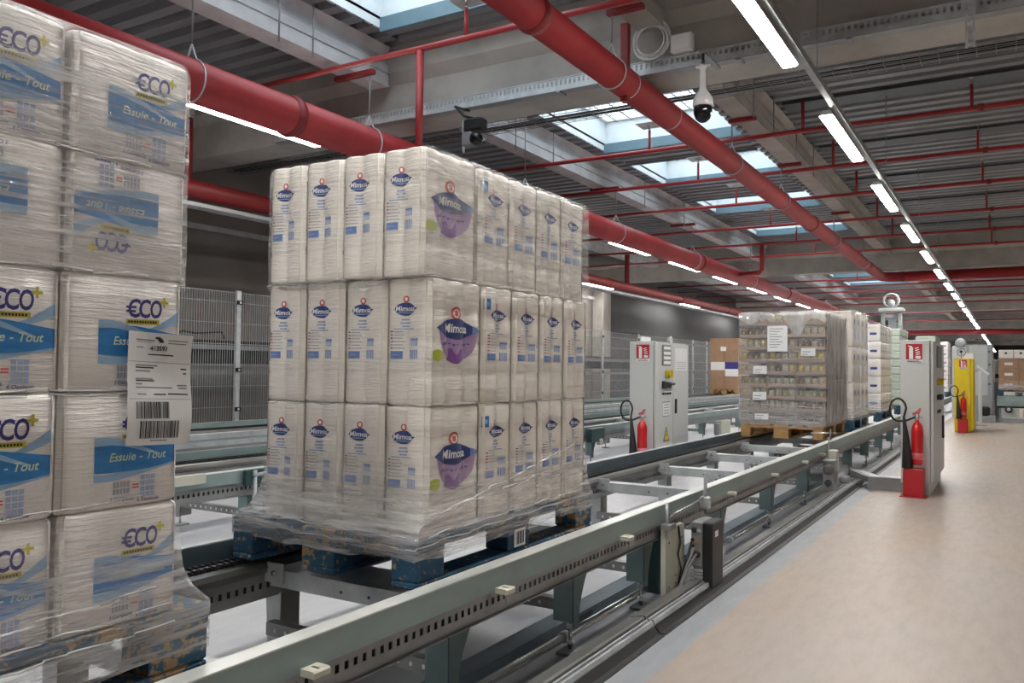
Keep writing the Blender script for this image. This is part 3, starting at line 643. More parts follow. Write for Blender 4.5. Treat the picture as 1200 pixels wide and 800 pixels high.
second = conveyor('second', 'second chain conveyor, in the middle behind the wrapped pallets', -4.07, -4.96, .5, 30, 9.5, [1.6, 3.62, 5.6, 8.58, 10.6, 12.6, 14.6, 16.6, 18.6], [3.0, 5.0, 7.0, 9, 11, 13, 15, 17])
third = conveyor('third', 'third chain conveyor, running next to the mesh fence', -6.46, -7.33, .5, 34, 8, [3, 6, 9, 12, 15, 18, 21, 24], [4, 8, 12, 16, 20, 24])
b = MB(); b.bbox(-4.05, -4.02, 2.95, 3.25, .41, .47, M['cream_cover'], .004); b.build('cover_plate', second)
b = MB(); b.bbox(-4.06, -4.03, 3.55, 3.70, .36, .455, M['leg_green'], .004); b.tube([(-4.03, 3.62, .03), (-4.03, 3.62, .45)], .014, M['galv'], 8); b.bbox(-4.06, -3.98, 3.57, 3.68, .09, .20, M['cream_cover'], .01); b.tube([(-4.02, 3.6, .42), (-4.02, 3.9, .44), (-4.02, 4.05, .43)], .012, M['galv'], 8); b.build('sensor_post', second)
b = MB(); b.tube([(-4.02, 4.06+.07*math.cos(a), .48+.07*math.sin(a)) for a in [2*PI*k/16 for k in range(16)]], .006, M['black_rubber'], 6, closed=True); b.tube([(-4.02, 4.0, .42), (-4.02, 3.97, .46), (-4.02, 3.98, .55)], .008, M['black_rubber'], 6); b.build('cable', second)
b = MB(); b.bbox(-4.9, -4.82, 4.95, 5.35, .45, .62, M['galv_dull'], .01); b.tube([(-4.8, 4.7, .58), (-4.8, 4.95, .6)], .02, M['galv'], 8); b.build('stop_unit', second)
b = MB(); 
for z in (.545, .60): b.box(-4.99, -4.97, .5, 5.0, z-.035, z, M['galv'])
for z in (.545, .60): b.box(-4.99, -4.97, 5.4, 30, z-.035, z, M['galv'])
b.build('guard_rail', second)
b = MB(); b.bbox(-4.05, -3.98, 8.35, 8.7, .29, .44, M['leg_green'], .008); b.bbox(-4.02, -3.97, 8.55, 8.64, .25, .32, M['cream_cover'], .006); b.bbox(-4.3, -4.08, 7.6, 8.3, .22, .33, M['dark_steel'], .02); b.build('drive_unit', second)
b = MB(); b.bbox(-4.04, -3.96, 13.1, 13.6, .08, .3, M['cream_cover'], .01); b.bbox(-4.03, -3.95, 12.9, 13.05, .08, .28, M['galv_dull'], .02); b.build('drive_unit', second)

# floor guards, tube and channel beside the conveyors
GP = [(-.085, 0), (-.083, .045), (-.075, .052), (-.012, .066), (-.004, .060), (.004, .048), (.012, .048), (.020, .056), (.028, .056), (.036, .046), (.070, .012), (.072, 0)]
def guard(x, ya, yb, label, g=None, m='dark_steel', flip=1):
    q = MB(); F = lambda pts: [(x+a_*flip, z_) for a_, z_ in pts]
    q.prism(F([(-.085, 0), (-.083, .045), (-.075, .052), (-.014, .066), (-.006, .060), (-.004, .040), (-.004, 0)]), 'y', ya, yb, M[m])
    q.prism(F([(-.0035, 0), (-.0035, .040), (.002, .055), (.010, .055), (.012, .040), (.018, .040), (.020, .052), (.030, .052), (.034, .036), (.034, 0)]), 'y', ya, yb, M['galv'])  # ridge highlights put into the brighter steel
    q.prism(F([(.0345, 0), (.0345, .032), (.060, .006), (.085, .004), (.085, 0)]), 'y', ya, yb, M['black_steel'])  # dark outer face, with a low black strip standing in for floor shadow
    o = q.build('floor_guard_rail', loc=(x, ya, 0)); return tag(o, label, 'floor rail', g)
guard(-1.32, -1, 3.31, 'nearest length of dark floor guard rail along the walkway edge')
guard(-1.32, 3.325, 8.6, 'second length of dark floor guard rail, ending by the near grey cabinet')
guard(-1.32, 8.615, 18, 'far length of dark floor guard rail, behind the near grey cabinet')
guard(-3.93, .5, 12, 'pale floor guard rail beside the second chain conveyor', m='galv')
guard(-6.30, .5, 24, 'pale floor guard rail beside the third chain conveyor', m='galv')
b = MB(); y = .6; ends = [(.6, 2.98), (3.0, 5.2), (5.25, 8.3)]
t = thing('floor_tube', 'shiny steel tube on the floor under the nearest conveyor', 'tube', (-1.525, .6, 0))
for a, e in ends: MB().tube([(-1.525, a, .04), (-1.525, e, .04)], .017, M['steel_bright'], 12).build('tube', t)
for a in (2.95, 5.2): MB().lathe([(.018, a), (.023, a+.003), (.023, a+.03), (.018, a+.033)], (-1.525, 0, .04), M['galv'], 12, 'y').build('sleeve', t)

t = thing('floor_channel', 'dark covered cable channel on the floor under the nearest conveyor', 'cable channel', (-1.66, 0, 0))
MB().prism([(-1.72, 0), (-1.72, .035), (-1.70, .045), (-1.60, .05), (-1.595, 0)], 'y', 0, 9, M['rail_dark']).build('channel', t)
MB().box(-1.5945, -1.59, 3.22, 3.36, .01, .045, M['black_steel']).build('outlet', t)
# duct from the conveyor to the near cabinet
t = thing('floor_duct', 'grey floor cable duct running to the near grey cabinet', 'cable duct', (-1.2, 8.5, 0))
b = MB(); b.prism([(-1.40, 8.98), (-1.16, 8.46), (-.87, 8.46), (-.87, 8.62), (-1.09, 8.62), (-1.27, 9.0)], 'z', .068, .12, M['galv_dull'])
b.build('duct', t)
b = MB(); b.prism([(-1.37, 8.975), (-1.14, 8.48), (-.885, 8.48), (-.885, 8.60), (-1.10, 8.60), (-1.29, 8.99)], 'z', .121, .125, M['galv']); b.build('lid', t)
MB().box(-1.16, -.87, 8.47, 8.61, 0, .067, M['galv_dull']).build('support', t)

# ------------------------------------------------------------------ fence and what stands behind it
t = thing('mesh_fence', 'grey steel mesh safety fence along the left, in front of the wall', 'fence', (-8, 0, 0))
posts = [.9, 2.9, 4.87, 6.87, 8.95, 11.05, 13.15, 15.2, 17.31, 19.44, 21.55, 23.6, 24.9, 27, 29.1]
for y in posts:
    b = MB(); b.box(-8.02, -7.98, y-.03, y+.03, .0, 2.0, M['galv']); p = b.build('post', t)
    b = MB()
    for z in (.55, 1.02, 1.83): b.box(-7.979, -7.955, y-.035, y+.035, z, z+.05, M['black_steel']); b.box(-7.954, -7.95, y-.012, y+.012, z+.012, z+.038, M['sign_white'])
    b.build('clip', p)
for a, e in zip(posts, posts[1:]):
    b = MB(); x = -8.0; st = .034 if e < 12 else .05; n = int((e-a-.1)/st)
    for k in range(n+1): b.box(x-.002, x+.002, a+.05+k*st-.002, a+.05+k*st+.002, .08, 1.98, M['galv'])
    for z in (.10, .35, .6, .85, 1.1, 1.35, 1.6, 1.85, 1.97): b.box(x-.006, x-.0025, a+.04, e-.04, z, z+.006, M['galv'])
    b.build('mesh_panel', t)
t = thing('roller_line', 'dark raised conveyor line glimpsed behind the mesh fence', 'conveyor', (-9.2, 5, 0))
b = MB(); b.box(-9.55, -8.75, 2, 22, 1.12, 1.42, M['black_steel']); b.build('bed', t)
for z in (.98, 1.30): MB().box(-8.74, -8.71, 2, 22, z, z+.06, M['galv_dull']).build('side_rail', t)
for y in (3, 6.2, 9.4, 12.6, 15.8, 19): MB().box(-8.80, -8.74, y, y+.06, 0, 1.12, M['galv_dull']).build('leg', t)
b = MB(); b.tube([(-8.8, 6.5, 1.44), (-8.8, 6.7, 1.52), (-8.8, 6.9, 1.5), (-8.8, 7.3, 1.53), (-8.8, 7.35, 1.44)], .012, M['black_rubber'], 6); b.build('cable', t)

# ------------------------------------------------------------------ electrical cabinets, signs, extinguishers
def ext_sign(parent, x, y, z, w_, h_):       # sign facing -Y
    b = MB(); b.box(x, x+w_, y-.003, y-.001, z, z+h_, M['sign_white']); b.box(x, x+w_, y-.004, y-.003, z+h_*.17, z+h_, M['sign_red'])
    yy = y-.005
    b.box(x+w_*.20, x+w_*.44, yy, yy+.001, z+h_*.20, z+h_*.82, M['sign_white']); b.box(x+w_*.26, x+w_*.38, yy, yy+.001, z+h_*.82, z+h_*.90, M['sign_white']); b.box(x+w_*.12, x+w_*.26, yy, yy+.001, z+h_*.86, z+h_*.91, M['sign_white'])
    for k in range(4): b.prism([(x+w_*(.62-.02*k), z+h_*(.40+.11*k)), (x+w_*(.88-.03*k), z+h_*(.46+.11*k)), (x+w_*(.86-.03*k), z+h_*(.50+.11*k)), (x+w_*(.60-.02*k), z+h_*(.45+.11*k))], 'y', yy, yy+.001, M['sign_white'])
    b.box(x+w_*.58, x+w_*.90, yy, yy+.001, z+h_*.22, z+h_*.36, M['sign_white'])
    b.box(x+w_*.08, x+w_*.80, yy, yy+.0015, z+h_*.10, z+h_*.13, M['grey_ink']); b.box(x+w_*.08, x+w_*.92, yy, yy+.0015, z+h_*.03, z+h_*.07, M['grey_ink'])
    return b.build('fire_sign', parent)
def extinguisher(x, y, z, label, stand=True):
    t = thing('fire_extinguisher', label, 'fire extinguisher', (x, y, z))
    b = MB(); b.lathe([(.046, 0), (.050, .01), (.050, .30), (.046, .335), (.032, .365), (.018, .38), (.016, .40)], (x, y, z), M['ext_red'], 20); b.build('cylinder', t)
    b = MB(); b.box(x-.051, x+.051, y-.051, y-.0505, z+.05, z+.06, M['ext_pink']); b.lathe([(.0508, .05), (.0508, .105)], (x, y, z), M['ext_pink'], 20); b.build('band', t)
    b = MB(); b.lathe([(.016, .40), (.02, .405), (.02, .44), (.012, .45)], (x, y, z), M['steel_bright'], 12); b.prism([(x-.035, z+.44), (x+.02, z+.45), (x+.035, z+.50), (x+.02, z+.505), (x-.01, z+.47), (x-.04, z+.46)], 'y', y-.008, y+.008, M['ext_pink']); b.prism([(x-.03, z+.43), (x+.045, z+.415), (x+.045, z+.425), (x-.03, z+.44)], 'y', y-.008, y+.008, M['galv_dull']); b.build('valve', t)
    hx, hy = x-.075, y-.05
    b = MB(); n = 10; v = []; prof = [(z-.03, .075, .0), (z+.10, .062, -.004), (z+.25, .042, -.012), (z+.36, .026, -.022), (z+.43, .018, -.028)]
    b.tube([(hx+p[2]-.0, hy, p[0]) for p in prof], [p[1]*.62 for p in prof], M['black_rubber'], 14); b.build('horn', t)
    pts = [Vector((hx-.028, hy, z+.42))]
    cx, cz = hx-.075, z+.485; R_ = .088
    for k in range(13):
        a = math.radians(-15 + 25*k); a2 = math.radians(10+k*22.0)
        pts.append(Vector((cx+R_*.78*math.cos(a2), hy-.01+.002*k, cz+R_*1.15*math.sin(a2))))
    pts += [Vector((hx-.02, hy+.01, z+.385)), Vector((x-.02, y-.01, z+.42))]
    MB().tube(pts, .0095, M['black_rubber'], 8).build('hose', t)
    return t
def cabinet(x0, x1, y0, y1, h, label, body, name='control_cabinet'):
    t = thing(name, label, 'cabinet', ((x0+x1)/2, (y0+y1)/2, 0))
    b = MB(); b.bbox(x0, x1-.028, y0, y1, .10, h, M[body], .004); b.build('body', t)
    b = MB(); b.box(x0+.012, x1-.034, y0+.012, y1-.012, 0, .10, M[body]); b.build('plinth', t)
    return t
# centre cabinet, between the conveyors
CX0, CX1, CY0, CY1 = -3.44, -3.15, 8.13, 9.15
t = cabinet(CX0, CX1, CY0, CY1, 1.40, 'light grey control cabinet between the conveyors, with yellow knob and triangle', 'cab_grey')
xd = CX1-.026
MB().bbox(xd, CX1, CY0+.015, 8.64, .12, 1.39, M['cab_grey'], .004).build('door', t)
d2 = MB().bbox(xd, CX1, 8.65, CY1-.005, .12, 1.39, M['cab_grey'], .004).build('door', t)
MB().box(CX1-.0275, xd-.0005, CY0+.006, CY1, .115, 1.394, M['cab_edge']).build('seal', t)
ext_sign(t, -3.365, CY0, 1.19, .145, .175)
X = CX1+.001
b = MB(); b.bbox(X, X+.012, 8.30, 8.55, 1.15, 1.37, M['cab_edge'], .003)
for z in (1.165, 1.215, 1.265, 1.32): b.box(X+.0125, X+.0135, 8.325, 8.53, z, z+.032, M['sign_white'])
b.build('display_panel', t)
b = MB(); b.box(X, X+.002, 8.70, 9.09, 1.10, 1.345, M['paper'])
for k in range(4): b.box(X+.002, X+.0025, 8.73, 9.05, 1.12+.022*k, 1.124+.022*k, M['grey_ink'])
b.build('document', t)
b = MB(); b.bbox(X, X+.01, 8.40, 8.56, 1.02, 1.10, M['yellow'], .004); b.lathe([(.035, X+.01), (.035, X+.04), (.025, X+.045)], (0, 8.48, 1.06), M['p_yellow'], 16, 'x'); b.bbox(X+.045, X+.06, 8.465, 8.495, 1.02, 1.10, M['yellow'], .003); b.build('main_switch', t)
b = MB(); b.bbox(X, X+.03, 8.30, 8.36, .905, .985, M['ink'], .005); b.bbox(X, X+.03, 8.38, 8.53, .91, .975, M['ink'], .008); b.tube([(X+.03, 8.45, .95), (X+.05, 8.55, .955)], .012, M['ink'], 8); b.build('key_switch', t)
for k in range(4): MB().lathe([(.013, X), (.013, X+.014), (.008, X+.018)], (0, 8.33+.068*k, .853), M['ink'], 10, 'x').build('push_button', t)
b = MB(); b.box(X, X+.002, 8.33, 8.545, .615, .765, M['paper']); b.box(X, X+.003, 8.33, 8.545, .758, .765, M['ink']); b.box(X, X+.003, 8.33, 8.545, .612, .617, M['ink'])
for k in range(4): b.box(X+.002, X+.0025, 8.37, 8.51, .64+.03*k, .648+.03*k, M['grey_ink'])
b.build('notice', t)
MB().bbox(X, X+.02, 8.695, 8.725, .63, .79, M['ink'], .006).build('handle', d2)
b = MB(); b.prism([(8.355, .348), (8.53, .348), (8.443, .50)], 'x', X, X+.002, M['ink']); b.prism([(8.375, .356), (8.51, .356), (8.443, .48)], 'x', X+.002, X+.0028, M['yellow'])
b.prism([(8.447, .455), (8.425, .405), (8.445, .408), (8.435, .362), (8.462, .418), (8.442, .414), (8.458, .452)], 'x', X+.0028, X+.0034, M['ink']); b.build('warning_triangle', t)
b = MB(); b.tube([(-3.17, 8.62+.03*math.cos(a), 1.43+.03*math.sin(a)) for a in [2*PI*k/14 for k in range(14)]], .011, M['cab_grey'], 8, closed=True); b.build('lifting_eye', t)
b = MB(); b.bbox(-3.42, -3.40, 8.35, 8.62, 1.401, 1.46, M['paper'], .003); b.build('name_plate', t)
extinguisher(-3.235, 7.98, .20, 'red extinguisher with black horn in front of the centre grey cabinet')
t = thing('extinguisher_stand', 'red box stand under the extinguisher at the centre cabinet', 'stand', (-3.27, 7.98, 0))
b = MB(); b.bbox(-3.38, -3.19, 7.90, 8.06, 0, .165, M['sign_red'], .006); b.build('box', t)
# near cabinet
NX0, NX1, NY0, NY1 = -.868, -.600, 8.35, 9.75
t = cabinet(NX0, NX1, NY0, NY1, 1.40, 'light grey control cabinet at the walkway edge, nearest cabinet on the right', 'cab_grey')
xd = NX1-.026
dr = MB().bbox(xd, NX1, NY0+.02, NY1-.01, .12, 1.39, M['cab_grey'], .004).build('door', t)
MB().box(NX1-.0275, xd-.0005, NY0+.006, NY1, .115, 1.394, M['cab_edge']).build('seal', t)
ext_sign(t, -.822, NY0, 1.195, .135, .17)
X = NX1+.001
MB().bbox(X, X+.012, 8.75, 9.25, 1.15, 1.36, M['cab_edge'], .003).build('display_panel', t)
b = MB(); b.bbox(X, X+.01, 8.75, 9.15, .985, 1.05, M['yellow'], .004); b.lathe([(.03, X+.01), (.03, X+.05)], (0, 8.9, 1.02), M['yellow'], 14, 'x'); b.build('main_switch', t)
MB().bbox(X, X+.04, 8.75, 9.05, .85, .90, M['ink'], .006).build('key_switch', t)
for k in range(2): MB().lathe([(.016, X), (.016, X+.02)], (0, 8.8+.2*k, .74), M['ink'], 10, 'x').build('push_button', t)
MB().bbox(X, X+.02, 9.4, 9.43, .45, .68, M['ink'], .006).build('handle', dr)
b = MB(); b.bbox(-.80, -.62, 9.0, 9.6, 1.401, 1.46, M['green_film_pack'], .01); b.bbox(-.79, -.63, 9.03, 9.57, 1.461, 1.464, M['paper'], .001); b.build('top_plate', t)
extinguisher(-.722, 8.24, .285, 'red extinguisher with black horn at the near cabinet on the walkway')
t = thing('extinguisher_stand', 'red box stand under the extinguisher at the near walkway cabinet', 'stand', (-.75, 8.24, 0))
b = MB(); b.bbox(-.832, -.668, 8.155, 8.325, .006, .25, M['sign_red'], .004); b.box(-.86, -.64, 8.14, 8.335, 0, .006, M['sign_red']); b.build('box', t)
# yellow cabinet
YX0, YX1, YY0, YY1 = -.922, -.61, 17.75, 18.9
t = thing('control_cabinet', 'bright yellow cabinet at the walkway edge, further down the hall', 'cabinet', ((YX0+YX1)/2, 18.2, 0))
b = MB(); b.bbox(YX0, YX1-.045, YY0, YY1, .0, 1.385, M['yellow'], .006); b.build('body', t)
MB().bbox(YX1-.044, YX1, YY0+.02, YY1-.02, .03, 1.38, M['yellow'], .006).build('door', t)
ext_sign(t, -.835, YY0, 1.19, .125, .17)
b = MB(); b.tube([(-.80, YY0+.02, 1.386), (-.80, YY0+.02, 1.44)], .01, M['galv_dull'], 6); b.lathe([(.075, YY0+.015), (.075, YY0+.02)], (-.80, 0, 1.50), M['sign_white'], 24, 'y')
b.tube([(-.80+.068*math.cos(a), YY0+.012, 1.50+.068*math.sin(a)) for a in [2*PI*k/24 for k in range(24)]], .006, M['ink'], 6, closed=True)
b.prism([(-.815, 1.545), (-.775, 1.53), (-.775, 1.505), (-.79, 1.50), (-.795, 1.455), (-.81, 1.455), (-.808, 1.495), (-.835, 1.50), (-.835, 1.515)], 'y', YY0+.010, YY0+.0145, M['ink']); b.build('round_sign', t)
extinguisher(-.765, 17.64, .285, 'red extinguisher with black horn at the yellow cabinet')
t = thing('extinguisher_stand', 'red box stand under the extinguisher at the yellow cabinet', 'stand', (-.78, 17.64, 0))
MB().bbox(-.86, -.70, 17.56, 17.72, 0, .25, M['sign_red'], .004).build('box', t)

# ------------------------------------------------------------------ pallets
def pallet(x0, y0, z, label, m, lx=.8, ly=1.2):
    """euro pallet, boards across, three bottom boards lengthwise; origin at its near left corner"""
    t = thing('wooden_pallet', label, 'pallet', (x0, y0, z))
    W = M[m]
    for xa, xb in ((0, .10), (.3275, .4725), (lx-.10, lx)):
        MB().bbox(x0+xa, x0+xb, y0, y0+ly, z, z+.022, W, .006).build('bottom_board', t)
        for ya, yb in ((0, .145), (ly/2-.0725, ly/2+.0725), (ly-.145, ly)):
            MB().bbox(x0+xa+.001, x0+xb-.001, y0+ya+.001, y0+yb-.001, z+.0225, z+.0995, W, .004).build('block', t)
    for ya, yb in ((0, .145), (ly/2-.0725, ly/2+.0725), (ly-.145, ly)):
        MB().bbox(x0, x0+lx, y0+ya, y0+yb, z+.10, z+.1215, W, .003).build('stringer_board', t)
    for xa, xb in ((0, .145), (.185, .285), (.3275, .4725), (.515, .615), (lx-.145, lx)):
        MB().bbox(x0+xa, x0+xb, y0, y0+ly, z+.122, z+.144, W, .003).build('deck_board', t)
    return t
PX0, PX1 = -2.315, -1.515
def mark(t, y, z):                                   # small barcode sticker on a block
    b = MB(); x = PX1; b.box(x+.0005, x+.0015, y, y+.075, z, z+.062, M['paper'])
    for k in range(9): b.box(x+.0015, x+.002, y+.010+.0062*k, y+.0125+.0062*k+.0015*(k % 3), z+.008, z+.054, M['ink'])
    b.build('barcode_sticker', t)
ZP = ZC+.0005; ZLD = ZP+.1455
pl1 = pallet(PX0, .04, ZP, 'chipped blue pallet under the kitchen-roll load at the left edge', 'blue_wood')
pl2 = pallet(PX0, 1.985, ZP, 'chipped blue pallet under the middle load with small oval logos', 'blue_wood')
mark(pl2, 1.985+.565, ZP+.03)

# ------------------------------------------------------------------ wrapped packs of paper rolls
class Pack:
    """rounded pack whose sides bulge with the rolls inside. Face A looks to +X (u along +Y), face B to +Y (u along -X)."""
    def __init__(s, d, w, h, na, nb, r=.028, a=.006, nz=4, m='pack_white', er=.016):
        s.d, s.w, s.h, s.na, s.nb, s.r, s.a, s.nz, s.er = d, w, h, na, nb, r, a, nz, er
        s.b = MB(); s.m = M[m]; s.shell()
    def e(s, v):
        R = s.er; q = min(v, s.h-v); e = 0
        if q < R: e = R*(1-math.sqrt(max(0, 1-((R-q)/R)**2)))
        for k in range(1, s.nz):
            dd = abs(v-s.h*k/s.nz)
            if dd < .009: e += .0016*(1-dd/.009)
        return e
    def P(s, face, u, v, off=0):
        W = s.w if face in 'Aa' else s.d; D = s.d if face in 'Aa' else s.w; n = s.na if face in 'Aa' else s.nb
        e = s.e(v); k = (W/2-e)/(W/2); hw = W/2; q = hw-abs(u); ins = 0
        if q < s.r: ins = s.r*(1-math.sqrt(max(0, 1-((s.r-q)/s.r)**2)))*.75
        t = ((u+hw)/W*n) % 1.0-.5
        bul = s.a*(math.cos(PI*t)-1) if n else 0
        o = D/2-e-ins+bul+off; uu = u*k
        z = v
        return {'A': (o, uu, z), 'a': (-o, -uu, z), 'B': (-uu, o, z), 'b': (uu, -o, z)}[face]
    def us(s, W, n): 
        hw = W/2; N = max(12, n*7); L_ = [-hw+.002]+[-hw+s.r*(1-math.cos(PI/2*k/4)) for k in range(1, 4)]
        core = [-hw+s.r+(W-2*s.r)*k/N for k in range(N+1)]
        return L_+core+[-x for x in reversed(L_)]
    def shell(s):
        vs = sorted(set([0, s.er*.15, s.er*.5, s.er, s.h-s.er, s.h-s.er*.5, s.h-s.er*.15, s.h]+[s.h*k/s.nz+dd for k in range(1, s.nz) for dd in (-.009, 0, .009)]))
        ring = [(f, u) for f in 'ABab' for u in s.us(s.w if f in 'Aa' else s.d, s.na if f in 'Aa' else s.nb)]
        n = len(ring); v = []; fs = []
        for z in vs: v += [s.P(f, u, z) for f, u in ring]
        for i in range(len(vs)-1):
            for k in range(n): fs.append((i*n+k, i*n+(k+1) % n, (i+1)*n+(k+1) % n, (i+1)*n+k))
        v += [(0, 0, 0), (0, 0, s.h)]; c0 = len(v)-2; t0 = (len(vs)-1)*n
        for k in range(n): fs.append((c0, (k+1) % n, k)); fs.append((c0+1, t0+k, t0+(k+1) % n))
        s.b.add(v, fs, s.m, True)
    # printing: u,v are fractions of the face (0..1 from the left / from the bottom)
    def band(s, f, u0, u1, bot, top, m, n=10, off=.0012):
        W = s.w if f in 'Aa' else s.d; v = []; fs = []
        bf = bot if callable(bot) else (lambda q: bot); tf = top if callable(top) else (lambda q: top)
        J = 4
        for i in range(n+1):
            q = i/n; u = u0+(u1-u0)*q; a, c = bf(q), tf(q)
            for j in range(J+1): v.append(s.P(f, (u-.5)*W, (a+(c-a)*j/J)*s.h, off))
        for i in range(n):
            for j in range(J): k = i*(J+1)+j; fs.append((k, k+J+1, k+J+2, k+1))
        s.b.add(v, fs, M[m], False)
    def oval(s, f, cu, cv, ru, rv, m, n=12, off=.0012, p=.5):
        s.band(f, cu-ru, cu+ru, lambda q: cv-rv*(max(0, 1-(2*q-1)**2))**p, lambda q: cv+rv*(max(0, 1-(2*q-1)**2))**p, m, n, off)
    def text(s, f, cu, cv, txt, size, m, shear=0, fat=0, off=.0022, rot=0, xs=1):
        W = s.w if f in 'Aa' else s.d; vs, fs = text2d(txt, 1.0, shear, fat)
        ca, sa = math.cos(rot), math.sin(rot)
        out = [s.P(f, (cu-.5)*W+size*xs*(x*ca-y*sa), cv*s.h+size*(x*sa+y*ca), off) for x, y in vs]
        s.b.add(out, fs, M[m])
def eco_pack():
    p = Pack(.385, .2655, .2312, 2, 3, r=.02, a=.005, nz=1, m='pack_white', er=.010); f = 'A'
    wave = lambda q: .62+.035*math.sin(q*PI*1.1+.5)-.09*max(0, q-.35)*(1-max(0, q-.75)*3.0)
    p.band(f, .27, .965, lambda q: .245+.03*math.sin(q*PI*1.2-2.2)+.05*q*q+.02, lambda q: .245+.05*math.sin(q*PI*1.2-2.2)+.09*q*q+.10, 'p_lightblue', 18, .0010)
    p.band(f, .27, .965, lambda q: .315-.015*math.sin(q*PI)+.05*q*q, lambda q: .555+.035*math.sin(q*PI*1.25+.2)-.055*q+.04*q*q, 'p_blue', 18, .0014)
    p.band(f, .27, .80, lambda q: .535+.03*math.sin(q*PI*1.25+.2)-.075*q, lambda q: .60+.04*math.sin(q*PI*1.2+.3)-.115*q, 'p_lightblue', 14, .0016)
    p.band(f, .66, .965, lambda q: .535+.09*q*q, lambda q: .545+.19*q**1.3, 'p_lightblue', 10, .0011)
    p.text(f, .62, .435, 'Essuie - Tout', .0235, 'p_palegreen', .25, .012, .0028)
    p.text(f, .555, .72, 'C', .052, 'p_indigo', .08, .022, .0024, xs=.72); p.text(f, .64, .72, 'C', .052, 'p_indigo', .08, .022, .0024, xs=.72); p.text(f, .735, .72, 'O', .052, 'p_indigo', .08, .022, .0024, xs=.66)
    p.band(f, .495, .575, .728, .748, 'p_indigo', 2, .0026); p.band(f, .495, .57, .692, .712, 'p_indigo', 2, .0026)
    p.text(f, .81, .785, '+', .040, 'p_yellow', 0, .03, .0024)
    p.band(f, .50, .77, .588, .632, 'p_yellow', 6, .0016)
    for k in range(11): p.band(f, .515+.0215*k, .531+.0215*k, .600, .62, 'ink', 1, .0022)
    for k in range(5): p.band(f, .43+.028*k, .453+.028*k, .115, .225, 'p_greytext', 1, .0014)
    p.band(f, .43, .57, .165, .172, 'pack_white', 4, .002)
    p.text(f, .61, .17, '=', .026, 'p_red', 0, .02, .0022)
    for k in range(3):
        for j in range(4): p.band(f, .65+.042*k, .685+.042*k, .075+.05*j, .115+.05*j, 'p_paleblue', 1, .0014)
    p.text(f, .50, .075, '3 Compacts', .0105, 'p_indigo', .1, .02, .0022); p.text(f, .715, .05, '6 Classiques', .0098, 'p_indigo', .1, .02, .0022)
    return p
ep = eco_pack().b.build('kitchen_roll_pack'); tag(ep, 'x', 'paper pack', 'wrapped kitchen-roll packs on the left pallet')
RN = ['bottom', 'second', 'middle', 'fourth', 'top']
first = True
for row in range(5):
    for col in range(2):
        lab = f'kitchen-roll pack of the left load, {RN[row]} row, {"column at its right-hand corner" if col == 0 else "column cut by the left edge"}'
        o = ep if first else ep.copy()
        if not first: C.objects.link(o)
        first = False
        yc = 1.032-.2675*col; zz = ZLD+.232*row
        o.location = (PX1-.0075-.1925+random.uniform(-.003, .003), yc, zz); o['label'] = lab
        if row == 3: o.rotation_euler = (PI, 0, 0); o.rotation_euler = (0, 0, 0); o.matrix_world = Matrix.Translation(o.location) @ Matrix.Translation((0, 0, .2312)) @ Matrix.Rotation(PI, 4, 'X')
        else: o.rotation_euler = (random.uniform(-.006, .006), 0, random.uniform(-.012, .012))
def small_print(p, f, m=1.0):
    p.oval(f, .45, .755, .24, .052, 'p_navy', 14, .0014, .8); p.band(f, .66, .72, .755, .765, 'p_navy', 2, .0014)
    p.band(f, .26, .60, .722, .728, 'p_lightblue', 6, .0018)
    p.text(f, .45, .757, 'Mimosa', .0235, 'sign_white', .15, .02, .0026)
    p.oval(f, .45, .832, .055, .028, 'p_red', 8, .0014); p.oval(f, .45, .834, .028, .015, 'sign_white', 8, .0020)
    for k, (a, c) in enumerate(((.37, .53), (.35, .55), (.38, .52))): p.band(f, a, c, .665-.026*k, .678-.026*k, 'p_paleblue', 3, .0014)
    p.band(f, .20, .64, .595, .603, 'p_paleblue', 4, .0014)
    for k in range(6):
        p.band(f, .13, .19, .575-.026*k, .584-.026*k, ('p_navy', 'p_red', 'p_navy', 'p_red', 'p_greytext', 'p_red')[k], 1, .0014)
        p.band(f, .21, .40+.03*(k % 2), .575-.026*k, .581-.026*k, 'p_greytext', 2, .0014)
    p.band(f, .13, .40, .365, .425, 'p_softblue', 3, .0014); p.band(f, .16, .33, .392, .398, 'p_paleblue', 2, .0018)
    for k in range(5): p.band(f, .56+.038*k, .588+.038*k, .465, .53, 'p_paleblue', 1, .0014)
    p.band(f, .56, .75, .51, .52, 'p_softblue', 2, .0018)
    for k in range(7): p.band(f, .55+.029*k, .55+.029*k+(.012 if k % 2 else .02), .365, .435, 'p_softblue', 1, .0014)
def big_print(p, f):
    # lilac bouquet, leaf-shaped logo with the name, red round seal, lime leaf
    p.band(f, .16, .90, lambda q: .60-.25*math.sin(PI*min(1, q*1.02))**.45, lambda q: .60, 'p_purple', 18, .0012)
    p.band(f, .34, .60, lambda q: .36-.03*math.sin(PI*q), lambda q: .43+.03*math.sin(9*q), 'p_violet', 8, .0017)
    p.band(f, .12, .86, lambda q: .61-.085*math.sin(PI*q)**.9, lambda q: .61+.085*math.sin(PI*q)**.9, 'p_navy', 18, .0018)
    p.band(f, .78, .97, lambda q: .575+.03*q, lambda q: .645-.035*q, 'p_softblue', 4, .0022)
    p.text(f, .48, .612, 'Mimosa', .0395, 'sign_white', .12, .02, .0034)
    p.oval(f, .47, .735, .085, .055, 'p_red', 12, .0016); p.oval(f, .47, .735, .055, .037, 'pack_cream', 10, .0022); p.oval(f, .47, .735, .03, .022, 'p_red', 8, .0028)
    for k in range(9): p.band(f, .24+.058*k, .28+.058*k, .475+.006*(k % 3), .50, 'p_indigo', 1, .0020)
    p.oval(f, .14, .395, .095, .045, 'p_green', 10, .0022)
WF, WS, HP, DF = .1765, .199, .3985, .300
